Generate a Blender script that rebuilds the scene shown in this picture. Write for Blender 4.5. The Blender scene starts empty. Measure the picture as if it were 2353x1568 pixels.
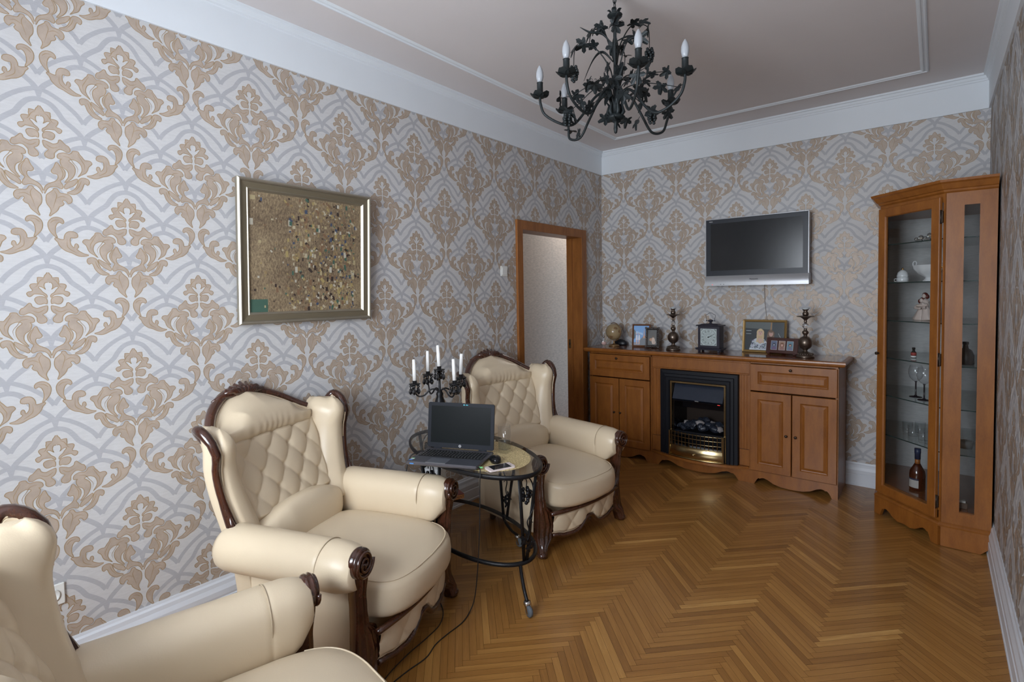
import bpy, math, random
import numpy as np
from mathutils import Vector, Matrix
from mathutils.geometry import tessellate_polygon
random.seed(7)
SC = bpy.context.scene
COL = SC.collection
PI = math.pi

# ------------------------------------------------------------------ camera, world, light, exposure
def make_camera():
    yaw, pitch, roll = 0.6699, -0.0402, -0.0154
    cy, sy, cp, sp = math.cos(yaw), math.sin(yaw), math.cos(pitch), math.sin(pitch)
    f = Vector((-sy*cp, cy*cp, sp)); r = Vector((cy, sy, 0)); u = r.cross(f)
    cr, sr = math.cos(roll), math.sin(roll)
    r2 = r*cr+u*sr; u2 = -r*sr+u*cr
    cd = bpy.data.cameras.new('camera'); co = bpy.data.objects.new('camera', cd); COL.objects.link(co)
    M = Matrix((r2, u2, -f)).transposed().to_4x4(); M.translation = (2.7058, -4.7792, 1.523)
    co.matrix_world = M
    cd.sensor_width = 36; cd.lens = 1203.4*36/2353
    cd.shift_x = -20.5/2353; cd.shift_y = -58.2/2353
    cd.clip_start = .01
    SC.camera = co
make_camera()
SC.view_settings.view_transform = 'Standard'
SC.view_settings.look = 'None'
SC.view_settings.gamma = 1
SC.view_settings.use_curve_mapping = False
SC.view_settings.exposure = EXPO = -0.06
SC.cycles.transparent_max_bounces = 48
world = bpy.data.worlds.new('world'); SC.world = world; world.use_nodes = True
wb = world.node_tree.nodes['Background']; wb.inputs[0].default_value = (.62, .78, 1, 1); wb.inputs[1].default_value = 1.0
def area(name, loc, size, sy, energy, color, rot):
    l = bpy.data.lights.new(name, 'AREA'); l.shape = 'RECTANGLE'; l.size = size; l.size_y = sy
    l.energy = energy; l.color = color
    o = bpy.data.objects.new(name, l); COL.objects.link(o); o.location = loc; o.rotation_euler = rot
    return o
# daylight through the rear window (behind the camera) and an added unseen hall lamp
area('daylight_rear', (1.5, -5.86, 1.66), 1.5, 1.7, 165, (.87, .93, 1), (PI/2, 0, 0))
area('hall_light', (-.42, .55, 2.7), .4, .5, 10, (1, .93, .85), (0, 0, 0))

# ------------------------------------------------------------------ materials
MAT = {}
def nodes(name):
    m = bpy.data.materials.new(name); m.use_nodes = True; MAT[name] = m
    nt = m.node_tree; return m, nt, nt.nodes['Principled BSDF']
def mat(name, col, rough=.5, metal=0, coat=0, noise=0, nscale=20, bump=0, bscale=200, spec=.5, trans=0, ior=1.45, stretch=None, coatr=.1, emit=0):
    m, nt, b = nodes(name)
    b.inputs['Base Color'].default_value = (*col, 1); b.inputs['Roughness'].default_value = rough
    b.inputs['Metallic'].default_value = metal; b.inputs['Coat Weight'].default_value = coat
    b.inputs['Coat Roughness'].default_value = coatr
    b.inputs['Specular IOR Level'].default_value = spec; b.inputs['Transmission Weight'].default_value = trans
    b.inputs['IOR'].default_value = ior
    if emit:
        b.inputs['Emission Color'].default_value = (*col, 1); b.inputs['Emission Strength'].default_value = emit
    N = nt.nodes; L = nt.links
    tc = N.new('ShaderNodeTexCoord'); mp = N.new('ShaderNodeMapping'); L.new(tc.outputs['Object'], mp.inputs[0])
    if stretch: mp.inputs['Scale'].default_value = stretch
    if noise:
        t = N.new('ShaderNodeTexNoise'); t.inputs['Scale'].default_value = nscale; t.inputs['Detail'].default_value = 6
        L.new(mp.outputs[0], t.inputs['Vector'])
        mx = N.new('ShaderNodeMix'); mx.data_type = 'RGBA'
        mx.inputs['A'].default_value = (*[c*(1-noise) for c in col], 1)
        mx.inputs['B'].default_value = (*[min(1, c*(1+noise)) for c in col], 1)
        L.new(t.outputs['Fac'], mx.inputs['Factor']); L.new(mx.outputs['Result'], b.inputs['Base Color'])
    if bump:
        t = N.new('ShaderNodeTexNoise'); t.inputs['Scale'].default_value = bscale; t.inputs['Detail'].default_value = 4
        L.new(mp.outputs[0], t.inputs['Vector'])
        bp = N.new('ShaderNodeBump'); bp.inputs['Strength'].default_value = bump; bp.inputs['Distance'].default_value = .002
        L.new(t.outputs['Fac'], bp.inputs['Height']); L.new(bp.outputs[0], b.inputs['Normal'])
    return m
# wallpaper layers
PAPER = mat('paper_ground', (.575, .57, .57), .55, noise=.10, nscale=9, bump=.35, bscale=45, stretch=(3, 3, 14))
BAND = mat('paper_band', (.43, .43, .45), .5, noise=.12, nscale=14, bump=.3, bscale=50, stretch=(3, 3, 22))
LEAF = mat('paper_leaf', (.44, .36, .295), .42, metal=.08, noise=.22, nscale=22, bump=.4, bscale=120)
LEAFE = mat('paper_leaf_edge', (.35, .245, .135), .4, noise=.3, nscale=40)
HALLP = mat('hall_paper', (.56, .47, .39), .6, noise=.4, nscale=12, bump=.5, bscale=60, stretch=(2, 2, 9))
LINER = mat('cabinet_lining', (.42, .42, .42), .5, noise=.22, nscale=14, bump=.3, bscale=60, stretch=(2, 2, 9))
CEIL = mat('ceiling_paint', (.69, .65, .645), .8, noise=.03, nscale=3, bump=.15, bscale=60)
PLAST = mat('white_plaster', (.72, .76, .80), .7, noise=.02, nscale=6, bump=.1, bscale=80)
WHITE = mat('white_gloss_paint', (.70, .73, .78), .35, noise=.03, nscale=8)
WPLAST = mat('white_plastic', (.75, .75, .72), .35)
def wood(name, c1, c2, rough=.35, coat=.3, scale=(6, 6, 1.2), ring=4.0, coatr=.15):
    m, nt, b = nodes(name); N = nt.nodes; L = nt.links
    tc = N.new('ShaderNodeTexCoord'); mp = N.new('ShaderNodeMapping'); mp.inputs['Scale'].default_value = scale
    L.new(tc.outputs['Object'], mp.inputs[0])
    n1 = N.new('ShaderNodeTexNoise'); n1.inputs['Scale'].default_value = ring; n1.inputs['Detail'].default_value = 8; n1.inputs['Roughness'].default_value = .62
    L.new(mp.outputs[0], n1.inputs['Vector'])
    n2 = N.new('ShaderNodeTexNoise'); n2.inputs['Scale'].default_value = ring*14; n2.inputs['Detail'].default_value = 3
    L.new(mp.outputs[0], n2.inputs['Vector'])
    ad = N.new('ShaderNodeMath'); ad.operation = 'MULTIPLY_ADD'; ad.inputs[1].default_value = .35; L.new(n2.outputs['Fac'], ad.inputs[0]); L.new(n1.outputs['Fac'], ad.inputs[2])
    cr = N.new('ShaderNodeValToRGB'); cr.color_ramp.elements[0].position = .48; cr.color_ramp.elements[1].position = .88
    cr.color_ramp.elements[0].color = (*c1, 1); cr.color_ramp.elements[1].color = (*c2, 1)
    L.new(ad.outputs[0], cr.inputs[0]); L.new(cr.outputs[0], b.inputs['Base Color'])
    b.inputs['Roughness'].default_value = rough; b.inputs['Coat Weight'].default_value = coat; b.inputs['Coat Roughness'].default_value = coatr
    return m
CHERRY = wood('cherry_wood', (.215, .070, .011), (.325, .115, .019), .40, .22)
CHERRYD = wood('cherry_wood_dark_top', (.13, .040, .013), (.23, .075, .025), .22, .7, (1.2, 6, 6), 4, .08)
CHERRYG = mat('cherry_groove', (.10, .03, .008), .45)
DOORW = wood('door_wood', (.21, .072, .013), (.34, .125, .026), .42, .15)
MAHOG = wood('mahogany', (.024, .008, .005), (.085, .026, .012), .2, .8, (5, 5, 2), 3, .06)
PARQ_GAP = mat('parquet_gap', (.035, .018, .008), .7)
def parquet():
    m, nt, b = nodes('parquet'); N = nt.nodes; L = nt.links
    uv = N.new('ShaderNodeUVMap'); uv.uv_map = 'UVMap'
    at = N.new('ShaderNodeAttribute'); at.attribute_name = 'rnd'
    cb = N.new('ShaderNodeCombineXYZ'); L.new(at.outputs['Fac'], cb.inputs[2])
    sc = N.new('ShaderNodeVectorMath'); sc.operation = 'MULTIPLY'; sc.inputs[1].default_value = (1, 1, 40); L.new(cb.outputs[0], sc.inputs[0])
    ad = N.new('ShaderNodeVectorMath'); ad.operation = 'ADD'; L.new(uv.outputs[0], ad.inputs[0]); L.new(sc.outputs[0], ad.inputs[1])
    mp = N.new('ShaderNodeMapping'); mp.inputs['Scale'].default_value = (3.5, 42, 1); L.new(ad.outputs[0], mp.inputs[0])
    n1 = N.new('ShaderNodeTexNoise'); n1.inputs['Scale'].default_value = 1.4; n1.inputs['Detail'].default_value = 7; n1.inputs['Roughness'].default_value = .65; n1.inputs['Distortion'].default_value = .6
    L.new(mp.outputs[0], n1.inputs['Vector'])
    m1 = N.new('ShaderNodeMath'); m1.operation = 'MULTIPLY_ADD'; m1.inputs[1].default_value = .50; L.new(n1.outputs['Fac'], m1.inputs[0])
    m2 = N.new('ShaderNodeMath'); m2.operation = 'MULTIPLY'; m2.inputs[1].default_value = .55; L.new(at.outputs['Fac'], m2.inputs[0]); L.new(m2.outputs[0], m1.inputs[2])
    cr = N.new('ShaderNodeValToRGB'); e = cr.color_ramp.elements
    e[0].position = .10; e[0].color = (.16, .068, .018, 1); e[1].position = .94; e[1].color = (.72, .42, .14, 1)
    x = e.new(.45); x.color = (.33, .148, .034, 1); x = e.new(.74); x.color = (.47, .235, .062, 1)
    L.new(m1.outputs[0], cr.inputs[0]); L.new(cr.outputs[0], b.inputs['Base Color'])
    b.inputs['Roughness'].default_value = .36; b.inputs['Coat Weight'].default_value = .32; b.inputs['Coat Roughness'].default_value = .16
    bp = N.new('ShaderNodeBump'); bp.inputs['Strength'].default_value = .12; bp.inputs['Distance'].default_value = .001
    L.new(n1.outputs['Fac'], bp.inputs['Height']); L.new(bp.outputs[0], b.inputs['Normal'])
    return m
PARQ = parquet()
LEATHER = mat('cream_leather', (.72, .595, .425), .36, noise=.03, nscale=4, bump=.14, bscale=260, coat=.15, coatr=.25)
SEAM = mat('cream_stitch', (.52, .42, .29), .5)
IRON = mat('black_iron', (.012, .012, .014), .38, metal=.4, bump=.4, bscale=180)
CHIRON = mat('dark_green_iron', (.016, .021, .023), .5, metal=.3, bump=.4, bscale=120)
BRONZE = mat('bronze_pewter', (.16, .125, .10), .3, metal=.85, noise=.3, nscale=30)
BRASS = mat('brass', (.50, .39, .21), .2, metal=1)
BLACKM = mat('black_cast_iron', (.006, .007, .011), .45, spec=.3)
BLACKG = mat('black_gloss', (.006, .006, .008), .08)
NAVY = mat('smoky_hood', (.02, .027, .045), .3)
CHROME = mat('chrome', (.6, .6, .6), .15, metal=1)
GREYRUB = mat('grey_wheel', (.12, .14, .16), .5)
GLASS = mat('clear_glass', (1, 1, 1), .0, trans=1, ior=1.45)
def thin_glass(name, tint=(1, 1, 1), refl=1, rough=0.0):
    m = bpy.data.materials.new(name); m.use_nodes = True; MAT[name] = m
    nt = m.node_tree; N = nt.nodes; L = nt.links; N.remove(N['Principled BSDF'])
    out = N['Material Output']; t = N.new('ShaderNodeBsdfTransparent'); t.inputs[0].default_value = (*tint, 1)
    g = N.new('ShaderNodeBsdfGlossy'); g.inputs['Roughness'].default_value = rough
    fr = N.new('ShaderNodeFresnel'); fr.inputs['IOR'].default_value = 1.5
    ge = N.new('ShaderNodeNewGeometry'); iv = N.new('ShaderNodeMath'); iv.operation = 'SUBTRACT'; iv.inputs[0].default_value = 1; L.new(ge.outputs['Backfacing'], iv.inputs[1])
    mr = N.new('ShaderNodeMath'); mr.operation = 'MULTIPLY'; mr.use_clamp = True; L.new(fr.outputs[0], mr.inputs[0]); mr.inputs[1].default_value = refl
    mu = N.new('ShaderNodeMath'); mu.operation = 'MULTIPLY'; L.new(mr.outputs[0], mu.inputs[0]); L.new(iv.outputs[0], mu.inputs[1])
    mx = N.new('ShaderNodeMixShader'); L.new(mu.outputs[0], mx.inputs[0])
    L.new(t.outputs[0], mx.inputs[1]); L.new(g.outputs[0], mx.inputs[2]); L.new(mx.outputs[0], out.inputs[0])
    return m
PANE = thin_glass('window_pane', (.97, .98, .98))
SHELFG = thin_glass('shelf_glass', (.92, .95, .945))
SHELFE = mat('shelf_glass_edge', (.01, .03, .028), .15)
TINTG = thin_glass('table_glass', (.90, .90, .87))
CLEARG = mat('faceted_glass', (.98, .99, 1), 0, trans=1, ior=1.46)
CRYSTAL = thin_glass('crystal', (.975, .98, .985), 1.4)
WATER = thin_glass('water', (.90, .93, .94), 1.2)
SHEER = thin_glass('sheer_glass', (.985, .99, .99), .35)
BLKCRYS = mat('black_crystal', (.008, .008, .01), .05, coat=1)
BULB = mat('frosted_bulb', (.38, .40, .43), .2)
WAX = mat('white_wax', (.86, .86, .85), .4)
WICK = mat('wick', (.02, .02, .02), .8)
SILVER = mat('silver_plastic', (.42, .43, .45), .35, metal=.5)
SCREEN = mat('dark_screen', (.006, .007, .009), .2, spec=.45)
LSCREEN = mat('matte_laptop_screen', (.008, .010, .011), .3, spec=.12)
BEZEL = mat('dark_bezel', (.022, .026, .035), .35, spec=.35)
LAPSIL = mat('laptop_grey', (.13, .125, .14), .38, metal=.6)
LAPPAD = mat('laptop_pad', (.075, .082, .10), .4, metal=.3)
KEYS = mat('laptop_keys', (.012, .013, .015), .4)
PRINT = mat('print_white', (.8, .8, .8), .5)
PRINTK = mat('print_black', (.01, .01, .01), .5)
CYANL = mat('cyan_light', (.1, .65, .8), .4, emit=.6)
REDL = mat('red_led', (.9, .06, .05), .4, emit=1.0)
BLUEP = mat('blue_sticker', (.08, .25, .6), .4)
GREENP = mat('green_plastic', (.25, .75, .3), .4)
PHONEW = mat('phone_rose_white', (.80, .70, .68), .3)
def glitter():
    m, nt, b = nodes('gold_glitter'); N = nt.nodes; L = nt.links
    tc = N.new('ShaderNodeTexCoord'); v = N.new('ShaderNodeTexVoronoi'); v.inputs['Scale'].default_value = 330; L.new(tc.outputs['Object'], v.inputs['Vector'])
    cr = N.new('ShaderNodeValToRGB'); cr.color_ramp.elements[0].color = (.30, .20, .06, 1); cr.color_ramp.elements[1].color = (.95, .80, .45, 1)
    sp = N.new('ShaderNodeSeparateColor'); L.new(v.outputs['Color'], sp.inputs[0]); L.new(sp.outputs[0], cr.inputs[0]); L.new(cr.outputs[0], b.inputs['Base Color'])
    b.inputs['Metallic'].default_value = .15; b.inputs['Roughness'].default_value = .4
    return m
GLITTER = glitter()
PEWTER = mat('champagne_frame', (.42, .385, .31), .42, metal=.85)
PEWTERD = mat('champagne_frame_dull', (.26, .22, .15), .35, metal=.6)  # duller, darker bronze for the inlay strip of the frame
def canvas():
    m, nt, b = nodes('gold_speckled_canvas'); N = nt.nodes; L = nt.links
    tc = N.new('ShaderNodeTexCoord')
    n = N.new('ShaderNodeTexNoise'); n.inputs['Scale'].default_value = 130; n.inputs['Detail'].default_value = 5; n.inputs['Roughness'].default_value = .8
    mp = N.new('ShaderNodeMapping'); mp.inputs['Rotation'].default_value = (.8, 0, 0); mp.inputs['Scale'].default_value = (1, 1, .45)
    L.new(tc.outputs['Object'], mp.inputs[0]); L.new(mp.outputs[0], n.inputs['Vector'])
    n2 = N.new('ShaderNodeTexNoise'); n2.inputs['Scale'].default_value = 5; n2.inputs['Detail'].default_value = 3; L.new(tc.outputs['Object'], n2.inputs['Vector'])
    a = N.new('ShaderNodeMath'); a.operation = 'MULTIPLY_ADD'; a.inputs[1].default_value = .35; L.new(n2.outputs['Fac'], a.inputs[0]); L.new(n.outputs['Fac'], a.inputs[2])
    cr = N.new('ShaderNodeValToRGB'); e = cr.color_ramp.elements
    e[0].position = .48; e[0].color = (.07, .045, .028, 1); e[1].position = .86; e[1].color = (.40, .31, .18, 1)
    x = e.new(.66); x.color = (.20, .145, .09, 1)
    L.new(a.outputs[0], cr.inputs[0]); L.new(cr.outputs[0], b.inputs['Base Color']); b.inputs['Roughness'].default_value = .5
    return m
CANVAS = canvas()
SKIN = mat('print_skin', (.60, .36, .27), .4)
PORC = mat('porcelain', (.72, .74, .76), .15, coat=.5)
DARKRED = mat('dark_red_glaze', (.10, .015, .012), .15, coat=.5)
GILT = mat('gilt', (.75, .5, .2), .2, metal=1)
COGNAC = mat('cognac', (.05, .010, .004), .06, coat=.5)
AMBER = mat('amber_neck', (.30, .10, .02), .08, coat=.5)
GLOBEM = mat('antique_globe', (.36, .27, .15), .25, noise=.45, nscale=9, coat=.4)
FLATC = {}
def flat(r, g, b, rough=.35):
    k = (r, g, b)
    if k not in FLATC: FLATC[k] = mat('pigment_%d_%d_%d' % (r*255, g*255, b*255), k, rough)
    return FLATC[k]

# ------------------------------------------------------------------ mesh builder
def rotm(rx=0, ry=0, rz=0, loc=(0, 0, 0)):
    return Matrix.Translation(loc) @ Matrix.Rotation(rz, 4, 'Z') @ Matrix.Rotation(ry, 4, 'Y') @ Matrix.Rotation(rx, 4, 'X')
class MB:
    def __init__(s, m=None, M=None): s.v = []; s.f = []; s.fm = []; s.fs = []; s.mats = []; s.cur = m; s.M = M or Matrix.Identity(4)
    def _mi(s, m):
        m = m or s.cur
        if m not in s.mats: s.mats.append(m)
        return s.mats.index(m)
    def add(s, vs, fs, m=None, smooth=True, M=None):
        b = len(s.v); T = s.M @ M if M else s.M
        s.v += [tuple(T @ Vector(p)) for p in vs]
        mi = s._mi(m); s.f += [tuple(b+i for i in f) for f in fs]; s.fm += [mi]*len(fs); s.fs += [smooth]*len(fs)
        return s
    def box(s, x0, x1, y0, y1, z0, z1, m=None, bev=0, M=None):
        if x0 > x1: x0, x1 = x1, x0
        if y0 > y1: y0, y1 = y1, y0
        if z0 > z1: z0, z1 = z1, z0
        if bev <= 0:
            vs = [(x0, y0, z0), (x1, y0, z0), (x1, y1, z0), (x0, y1, z0), (x0, y0, z1), (x1, y0, z1), (x1, y1, z1), (x0, y1, z1)]
            return s.add(vs, [(3, 2, 1, 0), (4, 5, 6, 7), (0, 1, 5, 4), (1, 2, 6, 5), (2, 3, 7, 6), (3, 0, 4, 7)], m, False, M)
        b = min(bev, (x1-x0)*.49, (y1-y0)*.49, (z1-z0)*.49)
        def ring(i, z): return [(x0+i, y0+b, z), (x0+b, y0+i, z), (x1-b, y0+i, z), (x1-i, y0+b, z), (x1-i, y1-b, z), (x1-b, y1-i, z), (x0+b, y1-i, z), (x0+i, y1-b, z)]
        def ring2(z): return [(x0+b, y0+b, z)]*2+[(x1-b, y0+b, z)]*2+[(x1-b, y1-b, z)]*2+[(x0+b, y1-b, z)]*2
        return s.loft([ring2(z0), ring(0, z0+b), ring(0, z1-b), ring2(z1)], m, True, True, False, M)
    def loft(s, rings, m=None, closed=True, cap=True, smooth=True, M=None):
        n = len(rings[0]); vs = [p for r in rings for p in r]; fs = []
        for i in range(len(rings)-1):
            for j in range(n if closed else n-1):
                k = (j+1) % n; fs.append((i*n+j, i*n+k, (i+1)*n+k, (i+1)*n+j))
        if cap:
            fs.append(tuple(range(n))[::-1]); fs.append(tuple((len(rings)-1)*n+j for j in range(n)))
        return s.add(vs, fs, m, smooth, M)
    def lathe(s, prof, m=None, seg=28, M=None, smooth=True, flute=0, nfl=0):
        rings = []
        for r, z in prof:
            rings.append([((r*(1+flute*math.cos(nfl*2*PI*j/seg)))*math.cos(2*PI*j/seg), (r*(1+flute*math.cos(nfl*2*PI*j/seg)))*math.sin(2*PI*j/seg), z) for j in range(seg)])
        return s.loft(rings, m, True, True, smooth, M)
    def tube(s, pts, r, m=None, seg=10, closed=False, M=None, flat=None, up=None, smooth=True, cap=True):
        P = [Vector(p) for p in pts]; n = len(P)
        R = r if isinstance(r, (list, tuple)) else [r]*n
        rings = []; prev = None
        for i in range(n):
            a = P[(i-1) % n] if (closed or i > 0) else P[i]; b = P[(i+1) % n] if (closed or i < n-1) else P[i]
            t = (b-a); t = t.normalized() if t.length > 1e-9 else Vector((0, 0, 1))
            if up is not None: u = Vector(up); u = (u-t*u.dot(t))
            elif prev is None:
                u = Vector((0, 0, 1)) if abs(t.z) < .9 else Vector((1, 0, 0)); u = u-t*u.dot(t)
            else: u = prev-t*prev.dot(t)
            u.normalize(); prev = u; w = t.cross(u)
            fx, fy = flat if flat else (1, 1)
            rings.append([tuple(P[i]+(u*math.cos(2*PI*k/seg)*fx+w*math.sin(2*PI*k/seg)*fy)*R[i]) for k in range(seg)])
        if closed: rings.append(rings[0])
        return s.loft(rings, m, True, cap and not closed, smooth, M)
    def sphere(s, c, r, m=None, seg=16, ring=10, sc=(1, 1, 1), M=None):
        rs = []
        for i in range(ring+1):
            a = PI*i/ring-PI/2; a = max(-PI/2+.02, min(PI/2-.02, a))
            rs.append([(c[0]+sc[0]*r*math.cos(a)*math.cos(2*PI*j/seg), c[1]+sc[1]*r*math.cos(a)*math.sin(2*PI*j/seg), c[2]+sc[2]*r*math.sin(a)) for j in range(seg)])
        return s.loft(rs, m, True, True, True, M)
    def prism(s, poly, d0, d1, m=None, axis='y', M=None, smooth=False):
        f = {'y': lambda a, b, d: (a, d, b), 'x': lambda a, b, d: (d, a, b), 'z': lambda a, b, d: (a, b, d)}[axis]
        n = len(poly); vs = [f(a, b, d0) for a, b in poly]+[f(a, b, d1) for a, b in poly]
        tr = tessellate_polygon([[Vector((a, b, 0)) for a, b in poly]])
        fs = [tuple(t) for t in tr]+[tuple(n+i for i in t[::-1]) for t in tr]+[(i, (i+1) % n, n+(i+1) % n, n+i) for i in range(n)]
        return s.add(vs, fs, m, smooth, M)
    def grid(s, fn, nu, nv, m=None, M=None, smooth=True):
        vs = [fn(i/nu, j/nv) for i in range(nu+1) for j in range(nv+1)]
        fs = [(i*(nv+1)+j, (i+1)*(nv+1)+j, (i+1)*(nv+1)+j+1, i*(nv+1)+j+1) for i in range(nu) for j in range(nv)]
        return s.add(vs, fs, m, smooth, M)
    def build(s, name, parent=None, label=None):
        me = bpy.data.meshes.new(name); me.from_pydata(s.v, [], s.f); me.validate(verbose=False)
        for m in s.mats: me.materials.append(m)
        if len(me.polygons) == len(s.fm):
            me.polygons.foreach_set('material_index', s.fm); me.polygons.foreach_set('use_smooth', s.fs)
        else:
            for p in me.polygons: p.use_smooth = s.fs[0]
        fix_normals(me)
        o = bpy.data.objects.new(name, me); COL.objects.link(o)
        if parent: o.parent = parent
        if label: o['label'] = label
        return o
import bmesh
def fix_normals(me):
    bm = bmesh.new(); bm.from_mesh(me); bmesh.ops.recalc_face_normals(bm, faces=bm.faces); bm.to_mesh(me); bm.free()
def tag(o, label, cat, group=None):
    o['label'] = label; o['category'] = cat
    if group: o['group'] = group
    return o
def thing(name, label, cat, loc=(0, 0, 0), rz=0, group=None, rot=None):
    o = bpy.data.objects.new(name, None); COL.objects.link(o); o.location = loc
    o.rotation_euler = rot if rot else (0, 0, rz); o.empty_display_size = .1
    return tag(o, label, cat, group)
def struct(mb, name):
    o = mb.build(name); o['kind'] = 'structure'; return o
def copy_tree(o, parent=None):
    c = o.copy(); COL.objects.link(c)
    if parent: c.parent = parent
    for ch in list(o.children): copy_tree(ch, c)
    return c
def cr(pts, n=6, closed=False):
    P = [Vector(p) for p in pts]; out = []; N = len(P)
    for i in range(N if closed else N-1):
        p0 = P[(i-1) % N] if (closed or i > 0) else P[i]; p1 = P[i]; p2 = P[(i+1) % N]
        p3 = P[(i+2) % N] if (closed or i+2 < N) else p2
        for k in range(n):
            t = k/n; out.append(.5*((2*p1)+(-p0+p2)*t+(2*p0-5*p1+4*p2-p3)*t*t+(-p0+3*p1-3*p2+p3)*t**3))
    if not closed: out.append(P[-1])
    return out
def interp(tab, x):
    if x <= tab[0][0]: return tab[0][1]
    for (a, p), (b, q) in zip(tab, tab[1:]):
        if x <= b:
            t = (x-a)/(b-a); t = t*t*(3-2*t); return p+(q-p)*t
    return tab[-1][1]
def cinterp(tab, x):
    n = len(tab)
    if x <= tab[0][0]: return tab[0][1]
    if x >= tab[-1][0]: return tab[-1][1]
    i = max(k for k in range(n-1) if tab[k][0] <= x)
    sl = lambda k: 0 if k < 0 or k > n-1 else ((tab[min(k+1, n-1)][1]-tab[max(k-1, 0)][1])/(tab[min(k+1, n-1)][0]-tab[max(k-1, 0)][0]))
    h = tab[i+1][0]-tab[i][0]; t = (x-tab[i][0])/h; a, b = tab[i][1], tab[i+1][1]
    return (2*t**3-3*t*t+1)*a+(t**3-2*t*t+t)*h*sl(i)+(-2*t**3+3*t*t)*b+(t**3-t*t)*h*sl(i+1)
def text(mb, s, size, m, M, extrude=.0004, align='CENTER'):
    cu = bpy.data.curves.new('t', 'FONT'); cu.body = s; cu.size = size; cu.extrude = extrude; cu.align_x = align; cu.align_y = 'CENTER'; cu.resolution_u = 3
    ob = bpy.data.objects.new('t', cu); COL.objects.link(ob)
    dg = bpy.context.evaluated_depsgraph_get(); me = bpy.data.meshes.new_from_object(ob.evaluated_get(dg))
    mb.add([tuple(v.co) for v in me.vertices], [tuple(p.vertices) for p in me.polygons], m, False, M)
    bpy.data.objects.remove(ob); bpy.data.curves.remove(cu); bpy.data.meshes.remove(me)
def superel(c, h, e1, e2, nu=28, nv=48, fn=None):
    pw = lambda a, e: math.copysign(abs(a)**e, a)
    rings = []
    for i in range(nu+1):
        t = -PI/2+PI*i/nu; t = max(-PI/2+.03, min(PI/2-.03, t)); ring = []
        for j in range(nv):
            a = 2*PI*j/nv
            p = (c[0]+h[0]*pw(math.cos(t), e1)*pw(math.cos(a), e2), c[1]+h[1]*pw(math.cos(t), e1)*pw(math.sin(a), e2), c[2]+h[2]*pw(math.sin(t), e1))
            ring.append(fn(p) if fn else p)
        rings.append(ring)
    return rings
# stack of 2D ellipses / polygons for small printed pictures: drawn in (a,b) of a picture plane, each a thin layer
def ell(cx, cy, rx, ry, n=20, a0=0, a1=2*PI): return [(cx+rx*math.cos(a0+(a1-a0)*i/n), cy+ry*math.sin(a0+(a1-a0)*i/n)) for i in range(n)]
def picture(mb, layers, w, h, M, y=0):
    for k, (poly, m) in enumerate(layers):
        P = [((a-.5)*w, b*h) for a, b in poly]; n = len(P); yy = y-.00025*(k+1)
        tr = tessellate_polygon([[Vector((a, b, 0)) for a, b in P]])
        mb.add([(a, yy, b) for a, b in P], [tuple(t) for t in tr], m, False, M)
RECT = [(0, 0), (1, 0), (1, 1), (0, 1)]
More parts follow.
